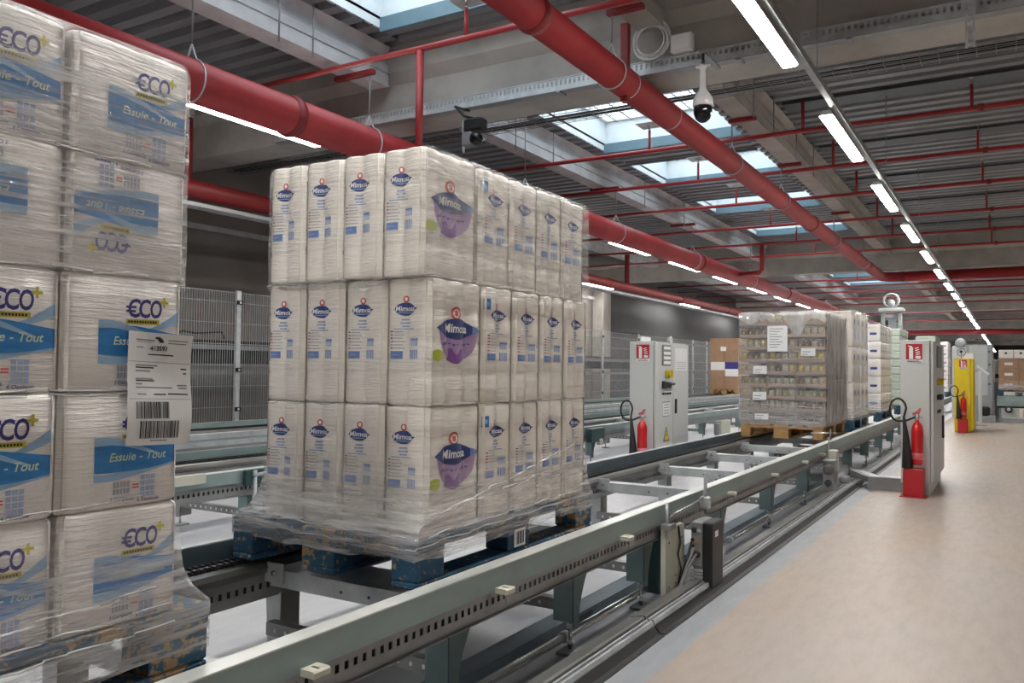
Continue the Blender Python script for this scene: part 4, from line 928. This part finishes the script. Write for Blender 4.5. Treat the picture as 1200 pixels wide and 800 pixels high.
pf = Pack(WF and DF, WF, HP, 2, 3, r=.016, a=.011, m='pack_cream', er=.010); small_print(pf, 'A'); big_print(pf, 'B')
of = pf.b.build('paper_roll_pack'); tag(of, 'x', 'paper pack', 'wrapped paper-roll packs on the middle pallet')
ps = Pack(.27, WS, HP, 2, 3, r=.016, a=.011, m='pack_cream', er=.010); small_print(ps, 'A')
os_ = ps.b.build('paper_roll_pack'); tag(os_, 'x', 'paper pack', 'wrapped paper-roll packs on the middle pallet')
pr = Pack(.27, WS, HP, 2, 3, r=.016, a=.011, m='pack_cream', er=.010); small_print(pr, 'A')
pr.band('A', .04, .20, .80, .895, 'p_blue', 3, .0014); pr.band('A', .08, .16, .83, .865, 'p_lightblue', 2, .0020)
or_ = pr.b.build('paper_roll_pack'); tag(or_, 'x', 'paper pack', 'wrapped paper-roll packs on the middle pallet')
LV = ['bottom', 'middle', 'top']; CN = ['leftmost', 'second', 'third', 'fourth']
usedp = set()
def put(src, loc, rz, lab):
    o = src
    if src.name in usedp: o = src.copy(); C.objects.link(o)
    usedp.add(src.name); o.location = loc; o.rotation_euler = (0, 0, rz); o['label'] = lab; return o
Y0 = 2.045
for lv in range(3):
    z = ZLD+.4*lv; dx = (0, .003, -.002)[lv]; sc = (1, 1, .945)[lv]; yf = (Y0, Y0, Y0-.035)[lv]
    for c_ in range(4):
        x = PX1-.012-WF/2*sc-(3-c_)*.1775*sc+dx
        lab = f'middle load paper-roll pack, {LV[lv]} layer, {CN[c_]}{" from left" if c_ else ""} on the end facing the camera'
        if c_ == 3: lab = f'middle load paper-roll pack with large purple print, {LV[lv]} layer, at the near corner'
        o = put(of, (x, yf+DF/2+random.uniform(-.003, .003), z), -PI/2, lab); o.scale = (1, sc, 1)
    for k in range(4):
        y = Y0+DF+.006+WS/2+k*.2005*(1, 1, .99)[lv]-(.02 if lv == 2 else 0)
        put(or_ if k == 0 else os_, (PX1-.012-.135+dx+random.uniform(-.002, .002), y, z), 0,
            f'middle load paper-roll pack, {LV[lv]} layer, {ORD[k]} behind the corner on the walkway side')

# ------------------------------------------------------------------ stretch film
def rrect(x0, x1, y0, y1, r, n=26):
    pts = []
    for (cx, cy, a0) in ((x1-r, y1-r, 0), (x0+r, y1-r, PI/2), (x0+r, y0+r, PI), (x1-r, y0+r, 1.5*PI)):
        arc = [(cx+r*math.cos(a0+PI/2*k/6), cy+r*math.sin(a0+PI/2*k/6)) for k in range(7)]
        if pts:
            a = pts[-1]; bq = arc[0]
            pts += [(a[0]+(bq[0]-a[0])*k/n, a[1]+(bq[1]-a[1])*k/n) for k in range(1, n)]
        pts += arc
    a = pts[-1]; bq = pts[0]
    pts += [(a[0]+(bq[0]-a[0])*k/n, a[1]+(bq[1]-a[1])*k/n) for k in range(1, n)]
    return pts
def film_wrap(label, ld, pl, zt, zd, rows, top=True, seed=1, cut=.062, name='stretch_film', r=.03, hem=.02, upper=None):
    rnd = random.Random(seed)
    t = thing(name, label, 'stretch film', ((ld[0]+ld[1])/2, (ld[2]+ld[3])/2, zd))
    A = rrect(ld[0]-.006, ld[1]+.006, ld[2]-.006, ld[3]+.006, r); B = rrect(pl[0]-.003, pl[1]+.003, pl[2]-.003, pl[3]+.003, .008)
    n = len(A)
    def sheet(lv, m, nm):
        b = MB(); v = []; fs = []
        for (z, k, off, wav) in lv:
            for i in range(n):
                a = Vector(A[i]); q = Vector(B[i]); p = a.lerp(q, k); d = (a-Vector(((ld[0]+ld[1])/2, (ld[2]+ld[3])/2))).normalized()
                ph = i/n*2*PI
                w_ = wav*(math.sin(ph*5+seed)+.6*math.sin(ph*13+2*seed)+.5*math.sin(ph*29))
                v.append((p.x+d.x*off, p.y+d.y*off, z+w_))
        for j in range(len(lv)-1):
            for i in range(n): fs.append((j*n+i, j*n+(i+1) % n, (j+1)*n+(i+1) % n, (j+1)*n+i))
        b.add(v, fs, m, True); return b.build(nm, t)
    sk = [(zd+.24, 0, .002, hem), (zd+.15, .02, .001, .004), (zd+.085, .16, 0, 0), (zd+.045, .45, 0, 0), (zd+.018, .82, 0, 0), (zd+.004, 1, .001, 0), (zd-.02, 1, .001, 0), (zd-cut, 1, .001, .006)]
    if cut < 0: sk = sk[:5]
    sheet(sk, M['film'], 'skirt')
    if top:
        sheet([(zt-.07, 0, .002, .012), (zt-.02, 0, .002, .003), (zt+.006, 0, -.006, .001), (zt+.012, 0, -.03, .001), (zt+.014, 0, -.12, .002)], M['film_thin'], 'top_fold')
    if upper:
        for (za, zb, mm) in upper: sheet([(za+(zb-za)*k/6, 0, .0015+.001*math.sin(k*2.1+seed), .008 if k in (0, 6) else .003) for k in range(7)], M[mm], 'upper_layers')
    # bunched ropes of film where the roll was pulled tight
    def on(i_f, z):
        i = int(i_f) % n; k = 0
        if z < zd+.15: k = min(1, max(0, (zd+.15-z)/.15))**1.6
        a = Vector(A[i]).lerp(Vector(B[i]), k); d = (a-Vector(((ld[0]+ld[1])/2, (ld[2]+ld[3])/2))).normalized()
        return (a.x+d.x*.004, a.y+d.y*.004, z)
    for (i0, i1, za, zb, rr) in rows:
        N = 40; b = MB()
        b.tube([on((i0+(i1-i0)*k/N)*n, za+(zb-za)*k/N+.003*math.sin(k*.9+seed)+.002*rnd.uniform(-1, 1)) for k in range(N+1)], [rr*.7*(.5+.5*abs(math.sin(k*.55+seed))) for k in range(N+1)], M['film_ridge'], 5); b.build('bunched_fold', t)
    return t
# perimeter fractions: corner(+x,+y)=0, (-x,+y)~.2-.25, (-x,-y)~.5, (+x,-y)~.75, and +x side .78->1
film_wrap('clear stretch film hugging the middle load and flaring over its blue pallet', (PX0+.09, PX1-.012, Y0-.01, 3.16), (PX0, PX1, 1.985, 3.185), ZLD+1.197, ZLD,
    [(.76, .985, .60, .80, .004), (.78, .995, .63, .74, .003), (.55, .78, .60, .585, .004), (.54, .78, .975, .985, .003), (.53, .765, 1.375, 1.385, .004), (.77, .99, 1.385, 1.385, .003), (.77, .99, .985, .98, .0025), (.55, .76, .565, .555, .003), (.80, .99, .59, .61, .004), (.76, .97, .56, .585, .003)], seed=3, upper=[(1.36, ZLD+1.14, 'film_thin')])
film_wrap('clear stretch film around the kitchen-roll load at the left edge and its pallet', (PX0+.03, PX1-.0075, .09, 1.168), (PX0, PX1, .04, 1.24), ZLD+1.158, ZLD,
    [(.80, .99, .60, .64, .004), (.80, .99, .575, .60, .003), (.80, .99, .55, .56, .004), (.80, .99, 1.045, 1.04, .004), (.80, .99, 1.052, 1.05, .003), (.80, .99, .815, .83, .0025), (.80, .99, 1.275, 1.28, .0025), (.80, .99, 1.51, 1.505, .003)], seed=5, cut=.09, upper=[(1.26, ZLD+1.10, 'film_streaky')])
# printed delivery sheet tucked in the film of the left load
t = thing('delivery_sheet', 'white delivery sheet with barcodes stuck on the left load', 'paper sheet', (-1.5, 1.09, .94))
X = -1.504; y0, y1, z0, z1 = 1.020, 1.170, .938, 1.167
def sx(u, v): return X+.003*math.sin(u*5+v*3)+.004*math.sin(v*7)*.6
b = MB(); v = []; fs = []; nu, nv = 10, 16
for i in range(nu+1):
    for j in range(nv+1):
        u, q = i/nu, j/nv; v.append((sx(u, q), y0+(y1-y0)*(u+.02*math.sin(q*6)*u), z0+(z1-z0)*q-.006*u))
for i in range(nu):
    for j in range(nv): k = i*(nv+1)+j; fs.append((k, k+nv+1, k+nv+2, k+1))
b.add(v, fs, M['paper'], True)
def ink(u0, u1, v0, v1, m='ink', n=4):
    vv = []; ff = []
    for i in range(n+1):
        u = u0+(u1-u0)*i/n
        for q in (v0, (v0+v1)/2, v1): vv.append((sx(u, q)+.0012, y0+(y1-y0)*(u+.02*math.sin(q*6)*u), z0+(z1-z0)*q-.006*u))
    for i in range(n):
        for j in range(2): ff.append((3*i+j, 3*i+3+j, 3*i+4+j, 3*i+1+j))
    b.add(vv, ff, M[m])
def inktext(u, q, s, txt, fat=.02, m='ink'):
    vs, ff = text2d(txt, 1.0, 0, fat)
    b.add([(sx(u, q)+.0016, y0+(y1-y0)*u+s*a, z0+(z1-z0)*q-.006*u+s*c_) for a, c_ in vs], ff, M[m])
for q in (.735, .408): ink(.02, .98, q, q+.004, 'grey_ink', 8)
inktext(.48, .86, .0135, '413597', .03); ink(.12, .42, .925, .936, 'grey_ink'); ink(.12, .40, .910, .915, 'grey_ink')
for k, (a, c_, d_, e_) in enumerate(((.42, .50, .945, .965), (.46, .53, .93, .955), (.48, .55, .915, .94))): ink(a, c_, d_, e_)
ink(.62, .92, .935, .945, 'grey_ink'); ink(.62, .90, .91, .92, 'grey_ink'); ink(.13, .24, .86, .868, 'grey_ink'); ink(.32, .72, .80, .81, 'ink', 6)
for q, a, c_, m in ((.70, .12, .48, 'grey_ink'), (.68, .12, .42, 'ink'), (.65, .12, .36, 'grey_ink'), (.58, .12, .40, 'grey_ink'), (.565, .12, .42, 'ink'), (.535, .12, .22, 'grey_ink'), (.505, .12, .70, 'grey_ink'), (.68, .84, .93, 'ink'), (.64, .88, .93, 'ink'), (.53, .78, .93, 'grey_ink'), (.505, .80, .93, 'grey_ink'), (.445, .14, .28, 'grey_ink'), (.445, .40, .60, 'ink'), (.45, .63, .94, 'ink')): ink(a, c_, q, q+.012, m, 5)
rb = random.Random(4)
for (a, c_, q0, q1) in ((.12, .64, .235, .385), (.18, .80, .06, .215)):
    u = a
    while u < c_:
        wdt = rb.choice((.008, .012, .02, .006)); ink(u, min(c_, u+wdt), q0, q1, 'ink', 1); u += wdt+rb.choice((.006, .01, .014))
ink(.34, .62, .036, .046, 'grey_ink')
b.build('sheet', t)

# ------------------------------------------------------------------ pallet of jars
JY = 8.43; JX0, JX1 = -2.372, -1.535
pallet(JX0+.017, JY, ZP, 'bare wooden pallet under the wrapped jars', 'wood')
def jar_mesh(m, lid):
    b = MB(); b.lathe([(.026, 0), (.0305, .004), (.031, .02), (.031, .068), (.029, .078), (.026, .084)], (0, 0, 0), M[m], 12); b.lathe([(.0275, .085), (.028, .087), (.028, .099), (.026, .102)], (0, 0, 0), M[lid], 12)
    b.box(.0311, .0315, -.008, .008, .036, .056, M['lid_gold'])
    return b.build('food_jar')
jars = [jar_mesh('jar_yellow', 'lid_gold'), jar_mesh('jar_green', 'lid_dark'), jar_mesh('jar_pale', 'lid_gold'), jar_mesh('jar_brown', 'lid_dark'), jar_mesh('jar_pale', 'lid_dark')]
for j in jars: tag(j, 'x', 'jar')
jcol = ['yellow', 'olive green', 'pale', 'brown', 'pale']; jlid = ['brassy', 'dark', 'brassy', 'dark', 'dark']
def tray_mesh(lx, ly):
    b = MB(); h = .034; w_ = .004
    b.box(0, lx, 0, ly, 0, .003, M['tray_card']); b.box(0, lx, 0, w_, .003, h, M['tray_card']); b.box(0, lx, ly-w_, ly, .003, h, M['tray_card'])
    for x in (0, lx-w_): b.box(x, x+w_, w_, ly-w_, .003, h, M['tray_card'])
    b.prism([(0, h), (0, .1), (.03, h)], 'x', 0, w_, M['tray_card']); b.prism([(0, h), (0, .1), (.03, h)], 'x', lx-w_, lx, M['tray_card'])
    b.box(0, .008, 0, w_, h, .098, M['tray_card']); b.box(lx-.008, lx, 0, w_, h, .098, M['tray_card'])
    b.box(0, lx, ly-w_, ly, h, .119, M['tray_card'])  # tall back wall added to block light between the layers
    return b.build('jar_tray')
TL, TD, TH = .2745, .395, .1035
tm = tray_mesh(TL, TD); tag(tm, 'x', 'tray', 'cardboard trays of jars')
usedj = set(); LAY = ['bottom', 'second', 'third', 'fourth', 'fifth', 'sixth', 'seventh', 'eighth', 'ninth', 'tenth', 'top']
NL = 11; NLAY = 9; pit = .1225
rj = random.Random(11)
def place_jar(q, loc, where):
    o = jars[q]
    if q in usedj: o = jars[q].copy(); C.objects.link(o)
    usedj.add(q); o.location = loc; o.rotation_euler = (0, 0, -PI/2 if 'front' in where else 0)
    o['label'] = f'jar of {jcol[q]} food with {jlid[q]} lid, {where}'; o['group'] = f'{jcol[q]} jars with {jlid[q]} lids, {where}'[:60]
tf = True
for l in range(NLAY):
    z = ZLD+pit*l; nm = 'top' if l == NLAY-1 else LAY[l]
    for c_ in range(3):
        for d_ in range(3):
            if c_ < 2 and d_ > 0: continue
            o = tm if tf else tm.copy()
            if not tf: C.objects.link(o)
            tf = False
            jx = rj.uniform(-.004, .004) if d_ == 0 else 0
            x0 = JX0+.003+c_*.278; y0 = JY+.004+d_*.398
            o.location = (x0+jx, y0, z)
            col = ['left column', 'middle column', 'right column'][c_]
            o['label'] = f'tray of jars, {nm} layer, {col}' + (' of the front' if d_ == 0 else f', {ORD[d_]} one behind the front on the walkway side')
            q = rj.choice([0, 2, 2, 4, 1, 3, 2])
            if d_ == 0:
                for k in range(4):
                    place_jar(q if rj.random() < .7 else rj.choice([0, 1, 2, 3, 4]), (x0+jx+.040+.0648*k, y0+.042, z+.0035), f'front row of the {nm} tray layer')
            if c_ == 2:
                for k in range(1 if d_ == 0 else 0, 5):
                    place_jar(q if rj.random() < .7 else rj.choice([0, 1, 2, 3, 4]), (x0+TL-.045, y0+.045+.076*k, z+.0035), f'walkway side of the {nm} tray layer')
zt = ZLD+pit*NLAY-.02
tl = film_wrap('hazy stretch film around the load of jars', (JX0, JX1, JY, JY+1.2), (JX0+.017, JX0+.817, JY, JY+1.2), zt+.02, ZLD,
    [(.54, .77, .78, .75, .006), (.54, .77, 1.2, 1.24, .005), (.78, .99, 1.0, 1.02, .005), (.55, .76, .62, .60, .006)], seed=8, cut=.02, r=.02)
b = MB(); v = []; fs = []; n = 24; J = 8
for i in range(n+1):
    y = JY-.006+(1.21)*i/n
    for j in range(J+1): zq = ZLD+.02+(zt+.02-ZLD-.02)*j/J; v.append((JX1+.012+.005*math.sin(i*1.7+j)+.003*math.sin(i*.6-j*2), y, zq))
for i in range(n):
    for j in range(J): k = i*(J+1)+j; fs.append((k, k+J+1, k+J+2, k+1))
b.add(v, fs, M['film_hazy'], True); b.build('side_sheet', tl)
b = MB(); v = []; fs = []
for i in range(n+1):
    x = JX0-.004+(JX1-JX0+.01)*i/n; dip = .06+.05*math.sin(i*.45)**2+(.14 if 13 < i < 19 else 0)*math.sin((i-13)/6*PI)
    for j in range(4): v.append((x, JY-.012+.004*math.sin(i*1.3+j)+(.10 if j == 3 else 0), (zt+.02-dip, zt-.02, zt+.022+.012*math.sin(i*.4), zt+.03+.012*math.sin(i*.4))[j]))
for i in range(n):
    for j in range(3): k = i*4+j; fs.append((k, k+4, k+5, k+1))
b.add(v, fs, M['film_hazy'], True); b.build('top_drape', tl)
b = MB(); v = []; fs = []
for i in range(n+1):
    x = JX0-.004+(JX1-JX0+.01)*i/n
    for j in range(J+1): v.append((x, JY-.010+.003*math.sin(i*1.1+j*1.9), ZLD+.02+(zt-.02-ZLD)*j/J))
for i in range(n):
    for j in range(J): k = i*(J+1)+j; fs.append((k, k+J+1, k+J+2, k+1))
b.add(v, fs, M['film_thin'], True); b.build('front_sheet', tl)
def sticker(x, z, w_, h_, label, name='paper_label'):
    b = MB(); yy = JY-.016; b.box(x, x+w_, yy, yy+.001, z, z+h_, M['paper'])
    for k in range(max(2, int(h_/.03))): b.box(x+w_*.12, x+w_*(.5+.36*((k*7) % 5)/5), yy-.0006, yy, z+h_*.15+.026*k, z+h_*.15+.026*k+.007, M['grey_ink'])
    tag(b.build(name, loc=(x, yy, z)), label, 'paper label')
def jx(px_): return JX0+(px_-866)/(968-866)*(JX1-JX0)
sticker(jx(901), 1.30, .195, .255, 'large white paper sheet on the front of the jar load', 'delivery_sheet')
sticker(jx(940.5), 1.255, .135, .075, 'white label on the jar load, right of the large paper sheet')
sticker(jx(884), 1.075, .135, .08, 'white label on the jar load, below and left of the large sheet')
sticker(jx(883.5), .815, .135, .08, 'lower white label at the left of the jar load front')
sticker(jx(886), .62, .135, .06, 'lowest white label, just above the wooden pallet of jars')

# ------------------------------------------------------------------ loads further down the line
def gen_pack(name, d, w_, h, mat, prints=None, na=2, nb=2, a=.004):
    p = Pack(d, w_, h, na, nb, r=.02, a=a, nz=2, m=mat, er=.012)
    if prints: prints(p)
    return p.b.build(name)
def dots(p):
    for f in 'Ab': p.oval(f, .5, .72, .13, .09, 'p_navy', 8); p.band(f, .35, .65, .2, .5, 'p_paleblue', 3)
def load(name, cat, src, xr, y0, cols_x, cols_y, rows, dx, dy, dz, z, where, group, jit=.004, faces='fr'):
    """packs of a load: front row (facing the camera) and walkway-side column"""
    tag(src, 'x', cat, group); usedl = [False]
    R_ = ['bottom'] + [ORD[k] for k in range(1, 12)]
    for r_ in range(rows):
        nm = 'top' if r_ == rows-1 else R_[r_]
        for cx in range(cols_x):
            for cy in range(cols_y):
                if not ((cy == 0 and 'f' in faces) or cx == 0): continue
                o = src if not usedl[0] else src.copy()
                if usedl[0]: C.objects.link(o)
                usedl[0] = True
                o.location = (xr-dx/2-cx*dx+random.uniform(-jit, jit), y0+dy/2+cy*dy, z+dz*r_); o['group'] = group
                pos = f'{ORD[cx]} from the right on the front' if cy == 0 else f'{ORD[cy]} behind the corner on the walkway side'
                o['label'] = f'{where}, {nm} layer, {pos}'
ZLB = ZLD+.0005
pallet(PX0, 9.90, ZP, 'blue pallet under the tall white load just behind the jars', 'blue_wood')
load('paper_roll_pack', 'paper pack', gen_pack('paper_roll_pack', .395, .295, .40, 'pack_cream', dots), PX1, 9.90, 2, 4, 3, .4, .3, .405, ZLB, 'white pack behind the jars', 'white packs behind the jars')
film_wrap('stretch film around the white load just behind the jars', (PX0, PX1, 9.9, 11.1), (PX0, PX1, 9.9, 11.1), ZLB+1.22, ZLB, [(.78, .99, .98, .98, .006), (.78, .99, 1.38, 1.39, .006)], seed=2, cut=.03)
pallet(PX0, 12.25, ZP, 'blue pallet under the stack of small white cartons', 'blue_wood')
def cart(p):
    for f in 'Ab': p.band(f, .12, .34, .38, .52, 'p_navy', 2); p.band(f, .66, .88, .38, .52, 'p_navy', 2)
load('white_carton', 'carton', gen_pack('white_carton', .395, .395, .232, 'pack_white', cart, 0, 0, 0), PX1, 12.25, 2, 3, 5, .4, .4, .2365, ZLB, 'white carton on the third load', 'white cartons on the third load')
film_wrap('stretch film around the white cartons on the third load', (PX0, PX1, 12.25, 13.45), (PX0, PX1, 12.25, 13.45), ZLB+1.19, ZLB, [(.78, .99, .82, .82, .006), (.54, .76, 1.05, 1.05, .006)], seed=4, cut=.03)
pallet(PX0, 14.6, ZP, 'blue pallet under the pale green load', 'blue_wood')
load('green_wrapped_pack', 'pack', gen_pack('green_wrapped_pack', .395, .295, .12, 'green_film_pack', None, 0, 0, 0), PX1, 14.6, 2, 4, 10, .4, .3, .1235, ZLB, 'pale green pack, fourth load', 'pale green packs on the fourth load')
pallet(PX0, 26.4, ZP, 'blue pallet under the violet-printed load beyond the near cabinet', 'blue_wood')
def vio(p):
    for f in 'Ab':
        for k in range(3): p.oval(f, .3+.4*(k % 2), .2+.3*k, .22, .12, 'p_purple', 8)
load('printed_roll_pack', 'paper pack', gen_pack('printed_roll_pack', .395, .295, .232, 'pack_white', vio), PX1, 26.4, 2, 4, 6, .4, .3, .236, ZLB, 'violet-printed pack beyond the near cabinet', 'violet-printed packs')
# brown boxes on the third line
BX0, BY = -7.32, 23.1
pallet(BX0, BY, ZP, 'wooden pallet under the brown cardboard boxes by the fence', 'wood')
bx = MB(); bx.bbox(-.1975, .1975, -.1975, .1975, 0, .357, M['cardboard'], .006); bx.box(-.196, .196, -.02, .02, .3575, .358, M['tray_card']); bx.box(-.02, .02, -.1985, -.1978, .20, .3565, M['tray_card'])
load('cardboard_box', 'box', bx.build('cardboard_box'), BX0+.8, BY, 2, 3, 4, .4, .4, .36, ZLB, 'brown box of the fence-side stack', 'brown boxes by the fence')
def flat(name, label, x0, x1, z0, z1, m, y=BY-.003): tag(MB().box(x0, x1, y-.002, y, z0, z1, M[m]).build(name, loc=(x0, y, z0)), label, 'paper label')
flat('paper_label', 'blue and white label on the brown boxes by the fence', BX0+.43, BX0+.80, 1.16, 1.35, 'p_indigo'); flat('paper_label', 'white label under the blue one on the brown boxes', BX0+.43, BX0+.80, .95, 1.155, 'paper')
flat('paper_label', 'long white label at the left of the brown boxes', BX0+.02, BX0+.42, 1.12, 1.35, 'paper'); flat('paper_label', 'small white label high on the brown boxes', BX0+.3, BX0+.46, 1.66, 1.78, 'paper')
# lifting mast behind the loads
t = thing('lift_mast', 'grey lifting mast rising behind the white loads on the line', 'machine', (-1.95, 17.2, 0))
b = MB()
for x in (-2.13, -1.83): b.bbox(x, x+.07, 17.2, 17.32, .5, 2.25, M['machine_pale'], .008)
b.build('upright', t)
MB().bbox(-2.08, -1.86, 17.24, 17.27, .5, 2.15, M['machine_grey'], .006).build('back_plate', t)
MB().bbox(-2.045, -2.0, 17.22, 17.238, 1.6, 2.1, M['black_steel'], .004).build('slot', t)
b = MB(); b.bbox(-2.17, -1.72, 17.12, 17.4, 2.25, 2.33, M['machine_pale'], .02); b.build('head_plate', t)
b = MB(); b.tube([(-1.945+.13*math.cos(a), 17.21, 2.47+.13*math.sin(a)) for a in [2*PI*k/24 for k in range(24)]], .022, M['machine_pale'], 8, closed=True); b.lathe([(.06, 17.14), (.07, 17.15), (.07, 17.18)], (-1.945, 0, 2.42), M['galv'], 16, 'y'); b.box(-1.97, -1.92, 17.16, 17.24, 2.335, 2.40, M['machine_pale']); b.build('pulley', t)
for x in (-2.13, -1.83): MB().bbox(x, x+.07, 17.14, 17.199, .0, 2.0, M['machine_grey'], .008).build('leg', t)

# ------------------------------------------------------------------ cross line and machines at the end of the walkway
t = thing('transfer_conveyor', 'grey-green cross conveyor closing the far end of the walkway', 'conveyor', (1.2, 22.3, 0))
MB().bbox(-.28, 4.5, 22.0, 22.05, .37, .60, M['rail_green'], .006).build('side_rail', t); MB().bbox(-.28, 4.5, 23.0, 23.05, .37, .60, M['rail_green'], .006).build('side_rail', t)
b = MB()
for k in range(28): b.tube([(-.2+.165*k, 22.06, .57), (-.2+.165*k, 22.99, .57)], .03, M['steel_bright'], 8)
b.build('roller_bed', t)
MB().box(-.28, 4.5, 22.06, 22.12, .33, .37, M['black_steel']).build('drip_tray', t)
for x in (-.20, .22, .75, 1.4, 2.1, 3, 4): MB().bbox(x, x+.36, 22.05, 22.10, .12, .325, M['machine_pale'], .006).build('lower_panel', t)
for x in (-.25, .62, 1.95, 3.9): MB().bbox(x, x+.06, 22.15, 22.9, .0, .33, M['machine_grey'], .006).build('leg', t)
MB().bbox(-.28, 4.5, 22.0, 22.05, .0, .10, M['machine_grey'], .006).build('kick_plate', t)
b = MB(); b.lathe([(.03, 21.93), (.075, 21.94), (.08, 21.99)], (-.05, 0, .30), M['ink'], 18, 'y'); b.lathe([(.03, 21.92), (.04, 21.925), (.04, 21.93)], (-.05, 0, .30), M['galv'], 12, 'y'); b.build('hand_wheel', t)
b = MB(); b.bbox(-.62, -.42, 21.7, 21.95, .15, .36, M['black_steel'], .03); b.bbox(-.42, -.34, 21.75, 21.9, .18, .32, M['galv_dull'], .02); b.build('motor', t)
MB().bbox(-.62, -.30, 21.72, 21.98, .0, .149, M['machine_grey'], .01).build('motor_foot', t)
pallet(-.26, 22.1, .601, 'dark blue pallet on the cross conveyor at the end of the walkway', 'blue_wood', .8, .8) if False else None
t2 = pallet(-.25, 22.08, .601, 'dark blue pallet on the cross conveyor at the end of the walkway', 'blue_wood')
bx = MB(); bx.bbox(-.1975, .1975, -.145, .145, 0, .235, M['cardboard'], .005); bx.box(-.08, .08, -.1462, -.1455, .08, .14, M['paper'])
load('cardboard_box', 'box', bx.build('cardboard_box'), .55, 22.08, 2, 1, 3, .4, .3, .239, .601+.146, 'brown box on the cross conveyor', 'brown boxes on the cross conveyor')
wp = gen_pack('white_pack', .29, .195, .19, 'pack_white', lambda p: p.oval('b', .5, .6, .1, .12, 'ink', 8), 0, 0, 0)
tag(wp, 'x', 'pack', 'white packs on top of the brown boxes')
for k in range(4):
    o = wp if k == 0 else wp.copy()
    if k: C.objects.link(o)
    o.rotation_euler = (0, 0, PI/2 if False else 0); o.location = (-.12+.2*k if False else -.1+.295*k, 22.18, .601+.146+.718); o['label'] = f'white pack atop the brown boxes on the cross conveyor, {ORD[k]} from left'
film_wrap('stretch film around the brown boxes on the cross conveyor', (-.25, .55, 22.08, 22.38), (-.25, .55, 22.08, 22.40), .601+.146+.72, .747, [(.54, .76, .98, .985, .008), (.54, .76, 1.2, 1.21, .01)], seed=6, cut=-.004)
# second load further right
t = thing('machine_cabinet', 'tall grey machine cabinet behind the yellow cabinet', 'cabinet', (-.6, 22.6, 0))
MB().bbox(-.90, -.36, 22.2, 23.2, 0, 1.78, M['machine_grey'], .01).build('body', t)
for z in (.60, 1.2): MB().bbox(-.84, -.46, 22.185, 22.199, z, z+.56, M['machine_pale'], .004).build('door', t)
for z in (.85, 1.3, 1.6): MB().bbox(-.45, -.41, 22.16, 22.199, z, z+.03, M['ink'], .004).build('hinge', t)
t = thing('guard_post', 'pale upright post with slanted brace, right of the yellow cabinet', 'post', (-.58, 20.2, 0))
MB().bbox(-.60, -.53, 20.2, 20.27, 0, 1.18, M['plastic_white'], .006).build('upright', t); MB().bbox(-.66, -.44, 20.12, 20.36, 0, .02, M['galv_dull'], .004).build('foot', t)
b = MB(); b.prism([(-.62, 1.30), (-.62, 1.24), (-.42, 1.08), (-.38, 1.10)], 'y', 20.21, 20.26, M['plastic_white']); b.build('brace', t)
t = thing('machine_unit', 'pale machine unit between the grey cabinet and the far boxes', 'machine', (-.28, 23.4, 0))
MB().bbox(-.36, -.18, 23.3, 23.6, 0, .9, M['machine_grey'], .01).build('stand', t); MB().bbox(-.37, -.15, 23.25, 23.6, .901, 1.45, M['plastic_white'], .02).build('housing', t); MB().bbox(-.33, -.2, 23.24, 23.249, 1.0, 1.1, M['ink'], .003).build('outlet', t)
t = thing('processing_machine', 'blue-grey machine head behind the round sign on the yellow cabinet', 'machine', (-1.1, 24, 0))
b = MB(); b.bbox(-1.30, -.92, 24.0, 24.5, 0, 1.80, M['machine_pale'], .02); b.build('body', t)
b = MB(); b.lathe([(.10, 23.95), (.12, 23.96), (.12, 24.0)], (-1.1, 0, 1.9), M['machine_grey'], 16, 'y'); b.bbox(-1.22, -.98, 23.96, 24.3, 1.801, 1.95, M['galv'], .03); b.build('head', t)
# pinkish roll packs behind the yellow cabinet
load('pink_roll_pack', 'paper pack', gen_pack('pink_roll_pack', .295, .295, .30, 'pack_white', lambda p: p.band('b', .1, .9, .1, .5, 'p_red', 4)), -.64, 19.3, 1, 1, 5, .3, .3, .305, .003, 'pink-printed pack behind the yellow cabinet', 'pink-printed packs')
